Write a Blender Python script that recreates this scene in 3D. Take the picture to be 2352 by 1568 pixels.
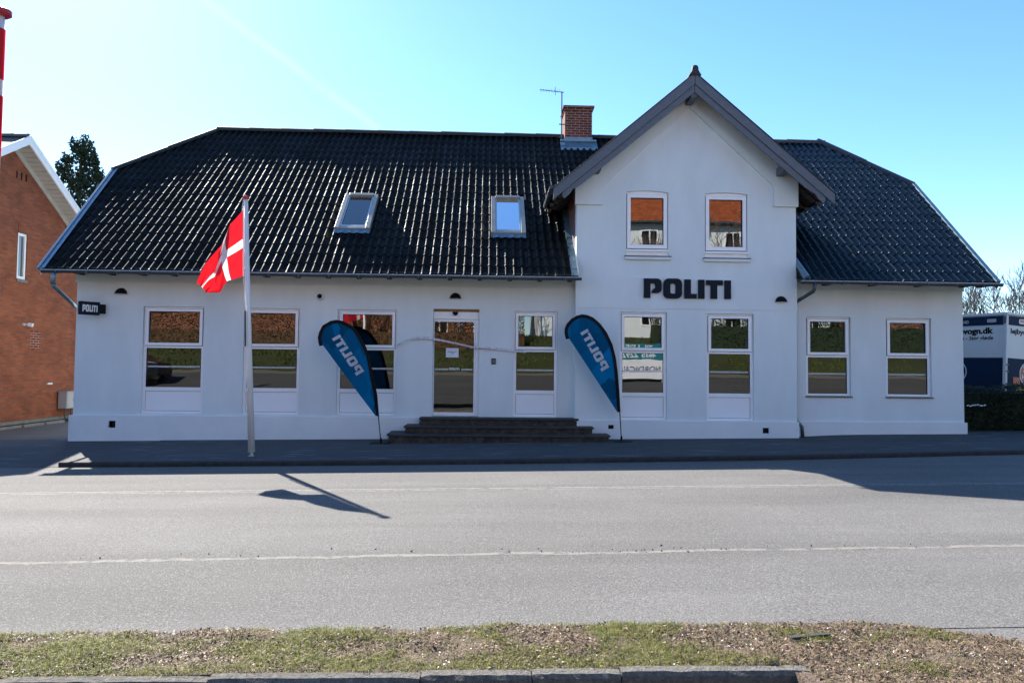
import bpy, bmesh, math, random
from mathutils import Vector, Matrix
random.seed(7)
R = math.radians
sc = bpy.context.scene
for o in list(bpy.data.objects): bpy.data.objects.remove(o)
COL = sc.collection

# ------------------------------------------------------------------ camera
cd = bpy.data.cameras.new('camera'); cam = bpy.data.objects.new('camera', cd); COL.objects.link(cam)
cd.lens = 24.963; cd.sensor_width = 36; cd.clip_end = 3000; cd.clip_start = .05
YAW, PIT, ROL = .0354, .0403, .0100
f_ = Vector((math.sin(YAW)*math.cos(PIT), math.cos(YAW)*math.cos(PIT), math.sin(PIT)))
r_ = Vector((math.cos(YAW), -math.sin(YAW), 0)); u_ = r_.cross(f_)
r2 = r_*math.cos(ROL) + u_*math.sin(ROL); u2 = -r_*math.sin(ROL) + u_*math.cos(ROL)
m4 = Matrix((r2, u2, -f_)).transposed().to_4x4(); m4.translation = Vector((0, -15.652, 1.7316))
cam.matrix_world = m4
sc.camera = cam

# ------------------------------------------------------------------ light
SX, SY = .7014, -1.0633                      # shadow offset per metre of height
sund = Vector((-SX, -SY, 1)).normalized()
ELEV = math.asin(sund.z); AZ = math.atan2(sund.x, sund.y)
w = bpy.data.worlds.new("World"); sc.world = w; w.use_nodes = True
nt = w.node_tree; nt.nodes.clear()
out = nt.nodes.new('ShaderNodeOutputWorld'); bg = nt.nodes.new('ShaderNodeBackground')
sky = nt.nodes.new('ShaderNodeTexSky'); sky.sky_type = 'NISHITA'; sky.sun_disc = False
sky.sun_elevation = ELEV; sky.sun_rotation = AZ
sky.air_density = .9; sky.dust_density = .15; sky.ozone_density = 2.2; sky.altitude = 10
bg.inputs[1].default_value = .108
hs = nt.nodes.new('ShaderNodeHueSaturation'); hs.inputs['Saturation'].default_value = 1.2
nt.links.new(sky.outputs[0], hs.inputs['Color'])
nt.links.new(bg.outputs[0], out.inputs[0])
# thin contrail in the sky: a soft band along a great circle
tc = nt.nodes.new('ShaderNodeTexCoord')
def wn(t, **k):
    n = nt.nodes.new(t)
    for a, b in k.items(): setattr(n, a, b)
    return n
def pixdir(x, y):
    return (f_ + r2*(x-1176)/1630.9 - u2*(y-784)/1630.9).normalized()
dA, dB = pixdir(440, -20), pixdir(870, 300)
nrm = dA.cross(dB).normalized(); mid = (dA+dB).normalized(); tan = nrm.cross(mid)
def wdot(v):
    n = wn('ShaderNodeVectorMath', operation='DOT_PRODUCT'); n.inputs[1].default_value = v
    nt.links.new(tc.outputs['Generated'], n.inputs[0]); return n.outputs['Value']
def wmath(op, a, b=None, clamp=False):
    n = wn('ShaderNodeMath', operation=op, use_clamp=clamp)
    for i, v in enumerate((a, b)):
        if v is None: continue
        if isinstance(v, (int, float)): n.inputs[i].default_value = v
        else: nt.links.new(v, n.inputs[i])
    return n.outputs[0]
ns = wn('ShaderNodeTexNoise'); ns.inputs['Scale'].default_value = 14; ns.inputs['Detail'].default_value = 6
nt.links.new(tc.outputs['Generated'], ns.inputs['Vector'])
dist = wmath('ADD', wdot(nrm), wmath('MULTIPLY', wmath('SUBTRACT', ns.outputs[0], .5), .006))
q = wmath('DIVIDE', dist, .0052)
band = wmath('EXPONENT', wmath('MULTIPLY', wmath('MULTIPLY', q, q), -1.0))
along = wmath('DIVIDE', wmath('SUBTRACT', wdot(tan), 0.01), .20)
fall = wmath('EXPONENT', wmath('MULTIPLY', wmath('MULTIPLY', along, along), -1.0))
front = wmath('GREATER_THAN', wdot(mid), .2)
amt = wmath('MULTIPLY', wmath('MULTIPLY', wmath('MULTIPLY', band, fall), front), wmath('MULTIPLY', ns.outputs[0], .08))
mx = wn('ShaderNodeMix', data_type='RGBA'); nt.links.new(amt, mx.inputs['Factor'])
nt.links.new(hs.outputs[0], mx.inputs['A']); mx.inputs['B'].default_value = (9, 9.5, 10, 1)
nt.links.new(mx.outputs['Result'], bg.inputs[0])

sl = bpy.data.lights.new('sun', 'SUN'); so = bpy.data.objects.new('sun', sl); COL.objects.link(so)
sl.energy = 5.0; sl.angle = R(.5); sl.color = (1, .93, .84)
so.rotation_euler = sund.to_track_quat('Z', 'Y').to_euler(); so.location = (-30, 45, 40)
sc.view_settings.view_transform = 'Standard'; sc.view_settings.look = 'None'
sc.view_settings.exposure = 1.56; sc.view_settings.gamma = 1
sc.view_settings.use_curve_mapping = False
sc.cycles.max_bounces = 8; sc.cycles.transparent_max_bounces = 12
sc.cycles.caustics_reflective = False; sc.cycles.caustics_refractive = False

# ------------------------------------------------------------------ materials
M = {}
def mat(name, col, rough=.6, metal=0, rvar=0, col2=None, ns=4, nd=5, amt=1, bs=0, bstr=0, bdist=.01, spec=.5, stretch=(1, 1, 1)):
    m = bpy.data.materials.new(name); m.use_nodes = True; t = m.node_tree
    b = t.nodes['Principled BSDF']
    b.inputs['Base Color'].default_value = (*col, 1); b.inputs['Roughness'].default_value = rough
    b.inputs['Metallic'].default_value = metal; b.inputs['Specular IOR Level'].default_value = spec
    g = t.nodes.new('ShaderNodeNewGeometry'); mp = t.nodes.new('ShaderNodeMapping')
    mp.inputs['Scale'].default_value = stretch; t.links.new(g.outputs['Position'], mp.inputs[0])
    if col2 is None: col2 = tuple(c*.86 for c in col)
    n = t.nodes.new('ShaderNodeTexNoise'); n.inputs['Scale'].default_value = ns; n.inputs['Detail'].default_value = nd
    n.inputs['Roughness'].default_value = .6
    t.links.new(mp.outputs[0], n.inputs['Vector'])
    r = t.nodes.new('ShaderNodeValToRGB'); r.color_ramp.elements[0].position = .5-.22*amt; r.color_ramp.elements[1].position = .5+.22*amt
    r.color_ramp.elements[0].color = (*col2, 1); r.color_ramp.elements[1].color = (*col, 1)
    t.links.new(n.outputs[0], r.inputs[0]); t.links.new(r.outputs[0], b.inputs['Base Color'])
    if bs:
        n2 = t.nodes.new('ShaderNodeTexNoise'); n2.inputs['Scale'].default_value = bs; n2.inputs['Detail'].default_value = 4
        t.links.new(g.outputs['Position'], n2.inputs['Vector'])
        bp = t.nodes.new('ShaderNodeBump'); bp.inputs['Strength'].default_value = bstr; bp.inputs['Distance'].default_value = bdist
        t.links.new(n2.outputs[0], bp.inputs['Height']); t.links.new(bp.outputs[0], b.inputs['Normal'])
    if rvar:
        n3 = t.nodes.new('ShaderNodeTexNoise'); n3.inputs['Scale'].default_value = 1.7; n3.inputs['Detail'].default_value = 9; n3.inputs['Roughness'].default_value = .7
        t.links.new(g.outputs['Position'], n3.inputs['Vector'])
        mr = t.nodes.new('ShaderNodeMapRange'); mr.inputs[1].default_value = .38; mr.inputs[2].default_value = .62; mr.inputs[3].default_value = rough-rvar; mr.inputs[4].default_value = rough+rvar
        t.links.new(n3.outputs[0], mr.inputs[0]); t.links.new(mr.outputs[0], b.inputs['Roughness'])
    M[name] = m; return m
mat('plaster', (.775, .83, .83), .9, col2=(.68, .73, .735), ns=1.0, nd=10, stretch=(1.6, 1.6, .55), amt=1.0, bs=60, bstr=.35, bdist=.004)
mat('plaster_plinth', (.82, .85, .84), .85, col2=(.72, .75, .75), ns=1.6, nd=9, amt=1.3, bs=45, bstr=.4, bdist=.005)
mat('white_frame', (.93, .93, .93), .35, col2=(.91, .91, .91))
mat('white_panel', (.93, .94, .95), .45, col2=(.90, .91, .92), ns=1)
mat('roof_main', (.011, .012, .013), .64, rvar=.13, col2=(.005, .006, .005), ns=3.2, nd=9, amt=.9, spec=.12, bs=55, bstr=.5, bdist=.004)
mat('roof_wing', (.006, .026, .040), .40, col2=(.004, .016, .026), ns=5, nd=7, amt=1, spec=.3, bs=70, bstr=.15, bdist=.003)
mat('ridge_dark', (.030, .036, .036), .7, col2=(.014, .017, .016), ns=8, bs=50, bstr=.5)
mat('ridge_brown', (.06, .055, .06), .6, col2=(.035, .03, .034), ns=6)
mat('zinc', (.22, .32, .38), .42, .55, col2=(.13, .21, .27), ns=7, amt=.9)
mat('zinc_pale', (.50, .58, .62), .45, .3, col2=(.34, .43, .48), ns=6)
mat('gutter_metal', (.10, .115, .13), .4, .5, col2=(.07, .08, .09), ns=5)
mat('grey_wood', (.13, .15, .18), .65, col2=(.10, .115, .14), ns=6, stretch=(1, 1, 3))
mat('dark_wood', (.07, .065, .062), .8, col2=(.04, .037, .034), ns=8)
mat('black', (.004, .005, .007), .6, col2=(.003, .004, .005), spec=.15)
mat('navy_sign', (.004, .010, .022), .6, col2=(.003, .008, .018), spec=.2)
mat('sign_white', (.82, .83, .85), .5)
mat('flag_red', (.72, .012, .022), .75, col2=(.62, .010, .018), ns=3)
mat('flag_white', (.84, .82, .82), .75, col2=(.78, .76, .77), ns=3)
mat('pole_white', (.78, .77, .76), .4, col2=(.66, .65, .64), ns=3, stretch=(1, 1, .3))
mat('cap_red', (.45, .01, .02), .3)
mat('wood_batten', (.42, .22, .08), .7, col2=(.3, .15, .05), ns=12)
mat('paper', (.80, .82, .88), .7)
mat('ink', (.12, .14, .22), .7)
mat('stone', (.085, .066, .048), .9, col2=(.012, .011, .008), ns=9, nd=9, amt=.9, bs=40, bstr=.8, bdist=.02)
mat('stone_tread', (.040, .044, .044), .7, col2=(.022, .026, .024), ns=9, nd=8, bs=50, bstr=.4)
mat('kerb_stone', (.20, .19, .17), 1.0, col2=(.085, .08, .072), ns=38, nd=10, amt=1.0, bs=80, bstr=1, bdist=.012, spec=.05)
mat('kerb_dark', (.045, .044, .043), .9, col2=(.016, .016, .016), ns=9, nd=9, bs=45, bstr=.8, bdist=.01)
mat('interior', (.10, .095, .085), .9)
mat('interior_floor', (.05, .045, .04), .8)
mat('concrete', (.24, .235, .22), .9, col2=(.15, .145, .13), ns=5, nd=9, bs=40, bstr=.5)
mat('cabinet_grey', (.42, .43, .44), .5, col2=(.36, .37, .38), ns=3)
mat('soffit', (.50, .48, .44), .8, col2=(.42, .40, .36), ns=4)
mat('tile_grey', (.12, .12, .115), .8, col2=(.07, .07, .068), ns=12)
mat('bark', (.10, .085, .07), .9, col2=(.05, .042, .035), ns=12)
mat('twig', (.13, .11, .10), .9, col2=(.08, .065, .06), ns=3)
mat('soil', (.19, .135, .095), .95, col2=(.05, .036, .026), ns=6, nd=12, amt=.85, bs=60, bstr=1, bdist=.02)
mat('near_ground', (.06, .06, .06), .9, bs=60, bstr=.5)
mat('silver', (.5, .5, .5), .35, .8)
mat('brass_frame', (.40, .38, .33), .42, .2, col2=(.30, .28, .24), ns=5)
mat('camera_white', (.75, .76, .78), .4)
mat('tape', (.93, .93, .95), .5, col2=(.72, .62, .68), ns=26, nd=2, amt=.35)
mat('truck_white', (.62, .64, .66), .4, col2=(.58, .60, .62), ns=2)
mat('truck_navy', (.006, .024, .065), .6, col2=(.005, .018, .05), ns=2, spec=.12)
mat('light_red', (.40, .03, .02), .3)
mat('plate_yellow', (.65, .42, .02), .5)
mat('rubber', (.02, .02, .02), .8)
mat('car_dark', (.012, .018, .024), .12)
mat('teal', (.01, .18, .22), .5)

def foliage(name, c1, c2, rough=.6, trans=.25):
    m = bpy.data.materials.new(name); m.use_nodes = True; t = m.node_tree
    b = t.nodes['Principled BSDF']; b.inputs['Roughness'].default_value = rough; b.inputs['Specular IOR Level'].default_value = .25
    g = t.nodes.new('ShaderNodeNewGeometry'); r = t.nodes.new('ShaderNodeValToRGB')
    r.color_ramp.elements[0].color = (*c1, 1); r.color_ramp.elements[1].color = (*c2, 1)
    t.links.new(g.outputs['Random Per Island'], r.inputs[0]); t.links.new(r.outputs[0], b.inputs['Base Color'])
    tr = t.nodes.new('ShaderNodeBsdfTranslucent'); t.links.new(r.outputs[0], tr.inputs[0])
    mx = t.nodes.new('ShaderNodeMixShader'); mx.inputs[0].default_value = trans
    t.links.new(b.outputs[0], mx.inputs[1]); t.links.new(tr.outputs[0], mx.inputs[2])
    t.links.new(mx.outputs[0], t.nodes['Material Output'].inputs[0]); M[name] = m
foliage('leaf_dark', (.018, .034, .016), (.045, .062, .030), trans=.12)
foliage('leaf_hedge', (.006, .012, .006), (.022, .035, .014), trans=.1)
foliage('leaf_brown', (.10, .055, .025), (.20, .12, .06))
foliage('leaf_green', (.06, .09, .02), (.13, .15, .04))
foliage('grass_green', (.07, .10, .014), (.34, .36, .10), trans=.35)
foliage('grass_dry', (.16, .13, .06), (.46, .40, .22), trans=.25)
foliage('litter', (.025, .014, .010), (.30, .20, .14), trans=.1)
foliage('chips', (.60, .58, .54), (.85, .84, .82), trans=.05)

def cloth(name, base, tr=.45):
    m = M[name]; t = m.node_tree; b = t.nodes['Principled BSDF']
    src = b.inputs['Base Color'].links[0].from_socket
    tl = t.nodes.new('ShaderNodeBsdfTranslucent'); t.links.new(src, tl.inputs[0])
    mx = t.nodes.new('ShaderNodeMixShader'); mx.inputs[0].default_value = tr
    t.links.new(b.outputs[0], mx.inputs[1]); t.links.new(tl.outputs[0], mx.inputs[2])
    t.links.new(mx.outputs[0], t.nodes['Material Output'].inputs[0])
cloth('flag_red', 0, .42); cloth('flag_white', 0, .5); cloth('tape', 0, .25)

def brick(name, c1, c2, mortar, axis='YZ', rough=.9, bw=.24, bh=.067, ms=.012, loc=0):
    m = bpy.data.materials.new(name); m.use_nodes = True; t = m.node_tree; b = t.nodes['Principled BSDF']
    b.inputs['Roughness'].default_value = rough; b.inputs['Specular IOR Level'].default_value = .2
    g = t.nodes.new('ShaderNodeNewGeometry'); s = t.nodes.new('ShaderNodeSeparateXYZ'); c = t.nodes.new('ShaderNodeCombineXYZ')
    t.links.new(g.outputs['Position'], s.inputs[0])
    t.links.new(s.outputs[axis[0]], c.inputs[0]); t.links.new(s.outputs['Z'], c.inputs[1])
    k = t.nodes.new('ShaderNodeTexBrick'); k.inputs['Scale'].default_value = 1
    k.inputs['Brick Width'].default_value = bw; k.inputs['Row Height'].default_value = bh; k.inputs['Mortar Size'].default_value = ms
    k.inputs['Color1'].default_value = (*c1, 1); k.inputs['Color2'].default_value = (*c2, 1); k.inputs['Mortar'].default_value = (*mortar, 1)
    k.inputs['Mortar Smooth'].default_value = .3
    t.links.new(c.outputs[0], k.inputs['Vector'])
    n = t.nodes.new('ShaderNodeTexNoise'); n.inputs['Scale'].default_value = 2.2; n.inputs['Detail'].default_value = 9
    t.links.new(g.outputs['Position'], n.inputs['Vector'])
    rr = t.nodes.new('ShaderNodeMapRange'); rr.inputs[1].default_value = .3; rr.inputs[2].default_value = .7; rr.inputs[3].default_value = .80; rr.inputs[4].default_value = 1.12
    t.links.new(n.outputs[0], rr.inputs[0])
    mu = t.nodes.new('ShaderNodeVectorMath'); mu.operation = 'SCALE'
    t.links.new(k.outputs['Color'], mu.inputs[0]); t.links.new(rr.outputs[0], mu.inputs['Scale']); t.links.new(mu.outputs[0], b.inputs['Base Color'])
    bp = t.nodes.new('ShaderNodeBump'); bp.inputs['Strength'].default_value = .6; bp.inputs['Distance'].default_value = .01; bp.invert = True
    t.links.new(k.outputs['Fac'], bp.inputs['Height']); t.links.new(bp.outputs[0], b.inputs['Normal'])
    M[name] = m
brick('brick_red', (.37, .102, .040), (.25, .066, .030), (.18, .11, .08), 'YX')
brick('brick_front', (.37, .102, .040), (.25, .066, .030), (.18, .11, .08), 'XY')
brick('brick_chimney', (.24, .055, .030), (.13, .032, .02), (.34, .24, .20), 'XY', bw=.235, bh=.072)
brick('brick_chimney_side', (.24, .055, .030), (.13, .032, .02), (.34, .24, .20), 'YX', bw=.235, bh=.072)
brick('orange_tile', (.38, .105, .035), (.26, .065, .024), (.22, .05, .02), 'XY', bw=.26, bh=.20, ms=.018)
brick('brick_orange', (.42, .14, .06), (.34, .10, .045), (.25, .2, .16), 'XY')

def ground_mat(name, base, spk, rough, lines=(), patch=None, spec=.5, bstr=.5):
    m = bpy.data.materials.new(name); m.use_nodes = True; t = m.node_tree; b = t.nodes['Principled BSDF']
    b.inputs['Roughness'].default_value = rough; b.inputs['Specular IOR Level'].default_value = spec
    g = t.nodes.new('ShaderNodeNewGeometry'); pos = g.outputs['Position']
    def N(scale, det, rgh=.6):
        n = t.nodes.new('ShaderNodeTexNoise'); n.inputs['Scale'].default_value = scale; n.inputs['Detail'].default_value = det
        n.inputs['Roughness'].default_value = rgh; t.links.new(pos, n.inputs['Vector']); return n.outputs[0]
    def ma(op, a, b_=None, cl=False):
        n = t.nodes.new('ShaderNodeMath'); n.operation = op; n.use_clamp = cl
        for i, v in enumerate((a, b_)):
            if v is None: continue
            if isinstance(v, (int, float)): n.inputs[i].default_value = v
            else: t.links.new(v, n.inputs[i])
        return n.outputs[0]
    def mixc(fac, A, B):
        n = t.nodes.new('ShaderNodeMix'); n.data_type = 'RGBA'
        t.links.new(fac, n.inputs['Factor'])
        for k, v in (('A', A), ('B', B)):
            if isinstance(v, tuple): n.inputs[k].default_value = (*v, 1)
            else: t.links.new(v, n.inputs[k])
        return n.outputs['Result']
    fine = N(75, 3, .75); big = N(.7, 8)
    ff = ma('MULTIPLY', ma('SUBTRACT', fine, .33), 3.0, True)
    c = mixc(ff, tuple(v*.5 for v in base), tuple(v*1.35 for v in base))
    c = mixc(ma('MULTIPLY', ma('SUBTRACT', big, .40), 3.2, True), c, mixc(ff, tuple(v*.6 for v in base), tuple(v*1.5 for v in base)))
    mpl = t.nodes.new('ShaderNodeMapping'); mpl.inputs['Scale'].default_value = (.10, .85, 1); t.links.new(pos, mpl.inputs[0])
    nl = t.nodes.new('ShaderNodeTexNoise'); nl.inputs['Scale'].default_value = 1.3; nl.inputs['Detail'].default_value = 5; t.links.new(mpl.outputs[0], nl.inputs['Vector'])
    c = mixc(ma('MULTIPLY', ma('SUBTRACT', nl.outputs[0], .43), 4.5, True), c, mixc(ff, tuple(v*.46 for v in base), tuple(v*1.05 for v in base)))
    vo = t.nodes.new('ShaderNodeTexVoronoi'); vo.inputs['Scale'].default_value = 105; t.links.new(pos, vo.inputs['Vector'])
    sep = t.nodes.new('ShaderNodeSeparateColor'); t.links.new(vo.outputs['Color'], sep.inputs[0])
    sp = ma('MULTIPLY', ma('GREATER_THAN', sep.outputs[0], .86), ma('LESS_THAN', vo.outputs['Distance'], .42))
    c = mixc(sp, c, spk)
    sp2 = ma('MULTIPLY', ma('GREATER_THAN', sep.outputs[1], .93), ma('LESS_THAN', vo.outputs['Distance'], .35))
    c = mixc(sp2, c, tuple(v*.2 for v in base))
    s = t.nodes.new('ShaderNodeSeparateXYZ'); t.links.new(pos, s.inputs[0]); X, Y = s.outputs[0], s.outputs[1]
    for (y0, slope, wdt, wob, colr, thr) in lines:
        wv = ma('MULTIPLY', ma('SUBTRACT', N(1.3, 6), .5), wob)
        d = ma('ABSOLUTE', ma('ADD', ma('SUBTRACT', ma('SUBTRACT', Y, y0), ma('MULTIPLY', X, slope)), wv))
        rag = ma('MULTIPLY', ma('SUBTRACT', N(22, 7, .75), .5), wdt*2.4)
        ms = ma('LESS_THAN', ma('ADD', d, rag), wdt)
        ms = ma('MULTIPLY', ms, ma('MULTIPLY', ma('SUBTRACT', N(9, 8, .7), thr), 7.0, True))
        c = mixc(ms, c, colr)
    if patch:
        pn = t.nodes.new('ShaderNodeTexNoise'); pn.inputs['Scale'].default_value = 1; pn.inputs['Detail'].default_value = 7
        mp = t.nodes.new('ShaderNodeMapping'); mp.inputs['Scale'].default_value = (1.6, 7, 1); t.links.new(pos, mp.inputs[0]); t.links.new(mp.outputs[0], pn.inputs['Vector'])
        c = mixc(ma('MULTIPLY', ma('SUBTRACT', pn.outputs[0], .585), 8.0, True), c, patch)
    t.links.new(c, b.inputs['Base Color'])
    bp = t.nodes.new('ShaderNodeBump'); bp.inputs['Strength'].default_value = bstr; bp.inputs['Distance'].default_value = .012
    t.links.new(fine, bp.inputs['Height']); t.links.new(bp.outputs[0], b.inputs['Normal'])
    M[name] = m
ground_mat('asphalt_road', (.140, .137, .131), (.27, .266, .257), .85, spec=.13,
           lines=[(-6.09, .012, .022, .05, (.26, .255, .245), .36), (-6.14, .012, .010, .05, (.035, .035, .035), .36), (-6.19, .012, .018, .05, (.24, .235, .23), .40),
                  (-9.50, .022, .036, .20, (.215, .203, .182), .39), (-9.545, .022, .008, .14, (.03, .028, .026), .50)])
ground_mat('asphalt_pavement', (.082, .086, .090), (.14, .145, .15), .85, spec=.2, patch=(.17, .175, .18), lines=[(-3.2, .04, .012, .08, (.02, .02, .02), .5)])
ground_mat('asphalt_opposite', (.075, .073, .07), (.12, .118, .115), .9, spec=.1)
ground_mat('asphalt_yard', (.10, .093, .085), (.16, .15, .14), .8)
ground_mat('grass_ground', (.045, .052, .022), (.10, .10, .05), .95, spec=.1)

def glass_mat():
    m = bpy.data.materials.new('glass'); m.use_nodes = True; t = m.node_tree; t.nodes.clear()
    o = t.nodes.new('ShaderNodeOutputMaterial'); tr = t.nodes.new('ShaderNodeBsdfTransparent'); gl = t.nodes.new('ShaderNodeBsdfGlossy')
    tr.inputs[0].default_value = (.55, .58, .55, 1); gl.inputs['Roughness'].default_value = .0; gl.inputs[0].default_value = (1, 1, 1, 1)
    g = t.nodes.new('ShaderNodeNewGeometry'); n = t.nodes.new('ShaderNodeTexNoise'); n.inputs['Scale'].default_value = 1.6; n.inputs['Detail'].default_value = 1
    t.links.new(g.outputs['Position'], n.inputs['Vector'])
    bp = t.nodes.new('ShaderNodeBump'); bp.inputs['Strength'].default_value = .25; bp.inputs['Distance'].default_value = .004
    t.links.new(n.outputs[0], bp.inputs['Height']); t.links.new(bp.outputs[0], gl.inputs['Normal'])
    fr = t.nodes.new('ShaderNodeFresnel'); fr.inputs[0].default_value = 1.45
    a = t.nodes.new('ShaderNodeMath'); a.operation = 'ADD'; a.use_clamp = True; a.inputs[1].default_value = .13
    t.links.new(fr.outputs[0], a.inputs[0])
    mx = t.nodes.new('ShaderNodeMixShader'); t.links.new(a.outputs[0], mx.inputs[0])
    t.links.new(tr.outputs[0], mx.inputs[1]); t.links.new(gl.outputs[0], mx.inputs[2]); t.links.new(mx.outputs[0], o.inputs[0])
    M['glass'] = m
glass_mat()
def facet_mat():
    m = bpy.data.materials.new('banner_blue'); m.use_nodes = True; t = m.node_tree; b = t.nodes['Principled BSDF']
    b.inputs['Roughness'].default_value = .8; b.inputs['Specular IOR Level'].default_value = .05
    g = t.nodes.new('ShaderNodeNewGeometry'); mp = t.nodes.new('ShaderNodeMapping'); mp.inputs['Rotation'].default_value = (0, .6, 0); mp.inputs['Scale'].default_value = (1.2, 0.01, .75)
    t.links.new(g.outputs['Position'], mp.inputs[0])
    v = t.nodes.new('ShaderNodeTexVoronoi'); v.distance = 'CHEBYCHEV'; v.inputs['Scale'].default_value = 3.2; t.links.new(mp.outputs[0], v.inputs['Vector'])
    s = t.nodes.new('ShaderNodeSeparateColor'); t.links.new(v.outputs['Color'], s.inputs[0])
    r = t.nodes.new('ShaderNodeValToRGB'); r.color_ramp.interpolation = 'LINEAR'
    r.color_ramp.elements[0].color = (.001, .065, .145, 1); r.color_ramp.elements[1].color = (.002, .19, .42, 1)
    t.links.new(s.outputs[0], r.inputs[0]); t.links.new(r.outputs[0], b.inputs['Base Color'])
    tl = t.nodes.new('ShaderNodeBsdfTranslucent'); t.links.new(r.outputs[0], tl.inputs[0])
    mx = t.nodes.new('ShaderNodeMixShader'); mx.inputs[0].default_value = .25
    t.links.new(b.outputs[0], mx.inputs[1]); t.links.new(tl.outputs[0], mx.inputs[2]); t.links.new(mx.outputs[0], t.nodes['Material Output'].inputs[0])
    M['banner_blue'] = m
facet_mat()

# ------------------------------------------------------------------ mesh helpers
class MB:
    def __init__(s): s.v = []; s.f = []
    def face(s, pts):
        i = len(s.v); s.v += [tuple(p) for p in pts]; s.f.append(tuple(range(i, i+len(pts)))); return s
    def box(s, x0, x1, y0, y1, z0, z1):
        i = len(s.v); s.v += [(x, y, z) for z in (z0, z1) for y in (y0, y1) for x in (x0, x1)]
        s.f += [tuple(i+k for k in q) for q in ((0, 2, 3, 1), (4, 5, 7, 6), (0, 1, 5, 4), (2, 6, 7, 3), (0, 4, 6, 2), (1, 3, 7, 5))]; return s
    def obox(s, c, ax, ay, az):
        c = Vector(c); ax, ay, az = Vector(ax), Vector(ay), Vector(az); i = len(s.v)
        s.v += [tuple(c+ax*a+ay*b+az*d) for d in (-1, 1) for b in (-1, 1) for a in (-1, 1)]
        s.f += [tuple(i+k for k in q) for q in ((0, 2, 3, 1), (4, 5, 7, 6), (0, 1, 5, 4), (2, 6, 7, 3), (0, 4, 6, 2), (1, 3, 7, 5))]; return s
    def bar(s, a, b, w, h=None, up=(0, 0, 1)):
        a, b = Vector(a), Vector(b); d = (b-a); L = d.length/2; d.normalize(); h = h or w
        x = d.cross(Vector(up));
        if x.length < 1e-4: x = d.cross(Vector((1, 0, 0)))
        x.normalize(); y = x.cross(d); return s.obox((a+b)/2, d*L, x*w/2, y*h/2)
    def tube(s, pts, rad, n=8, cap=True):
        pts = [Vector(p) for p in pts]; rs = rad if isinstance(rad, (list, tuple)) else [rad]*len(pts)
        rings = []; prev = None
        for k, p in enumerate(pts):
            d = (pts[min(k+1, len(pts)-1)] - pts[max(k-1, 0)]).normalized()
            x = prev - d*prev.dot(d) if prev is not None else d.orthogonal()
            if x.length < 1e-5: x = d.orthogonal()
            x.normalize(); prev = x; y = d.cross(x); i = len(s.v)
            for j in range(n):
                a = 2*math.pi*j/n; s.v.append(tuple(p+(x*math.cos(a)+y*math.sin(a))*rs[k]))
            rings.append(i)
        for a, b in zip(rings, rings[1:]):
            for j in range(n): s.f.append((a+j, a+(j+1) % n, b+(j+1) % n, b+j))
        if cap:
            s.f.append(tuple(rings[0]+j for j in reversed(range(n)))); s.f.append(tuple(rings[-1]+j for j in range(n)))
        return s
    def prism(s, poly, fn, d0, d1):
        """poly: 2D points; fn(a,b,d)->3D"""
        n = len(poly); i = len(s.v)
        s.v += [tuple(fn(a, b, d0)) for a, b in poly] + [tuple(fn(a, b, d1)) for a, b in poly]
        s.f.append(tuple(i+k for k in range(n))); s.f.append(tuple(i+n+k for k in reversed(range(n))))
        for k in range(n): s.f.append((i+k, i+(k+1) % n, i+n+(k+1) % n, i+n+k))
        return s
WPOS = {}
def link(name, me, m, parent=None, smooth=False, bevel=0):
    vs = me.vertices
    if len(vs):
        xs = [v.co.x for v in vs]; ys = [v.co.y for v in vs]; zs = [v.co.z for v in vs]
        c = Vector(((min(xs)+max(xs))/2, (min(ys)+max(ys))/2, min(zs)))
    else: c = Vector()
    me.transform(Matrix.Translation(-c))
    if m:
        for mm in (m if isinstance(m, (list, tuple)) else [m]): me.materials.append(M[mm])
    if smooth: me.polygons.foreach_set('use_smooth', [True]*len(me.polygons))
    o = bpy.data.objects.new(name, me); COL.objects.link(o); WPOS[o.name] = c
    if parent is not None: o.parent = parent; o.location = c - WPOS[parent.name]
    else: o.location = c
    if bevel:
        bv = o.modifiers.new('bevel', 'BEVEL'); bv.width = bevel; bv.segments = 2; bv.limit_method = 'ANGLE'
    return o
def obj(name, mb, m, parent=None, smooth=False, bevel=0, fix=True):
    me = bpy.data.meshes.new(name); me.from_pydata(mb.v, [], mb.f)
    if fix:
        b = bmesh.new(); b.from_mesh(me); bmesh.ops.recalc_face_normals(b, faces=b.faces); b.to_mesh(me); b.free()
    me.update(); return link(name, me, m, parent, smooth, bevel)
def tag(o, label=None, cat=None, group=None, kind=None):
    for k, v in (('label', label), ('category', cat), ('group', group), ('kind', kind)):
        if v: o[k] = v
    return o
def empty(name, loc, label, cat, group=None):
    o = bpy.data.objects.new(name, None); COL.objects.link(o); o.location = loc; o.empty_display_size = .3; WPOS[o.name] = Vector(loc)
    return tag(o, label, cat, group)
def curve_to_mesh(cu):
    o = bpy.data.objects.new('tmp', cu); COL.objects.link(o)
    dg = bpy.context.evaluated_depsgraph_get(); dg.update()
    me = bpy.data.meshes.new_from_object(o.evaluated_get(dg)); bpy.data.objects.remove(o); bpy.data.curves.remove(cu)
    me.materials.clear(); return me
def poly_me(polys, depth):
    cu = bpy.data.curves.new('tmp', 'CURVE'); cu.dimensions = '2D'; cu.fill_mode = 'BOTH'; cu.extrude = depth/2
    for p in polys:
        sp = cu.splines.new('POLY'); sp.points.add(len(p)-1); sp.use_cyclic_u = True
        for k, (a, b) in enumerate(p): sp.points[k].co = (a, b, 0, 1)
    return curve_to_mesh(cu)
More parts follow.
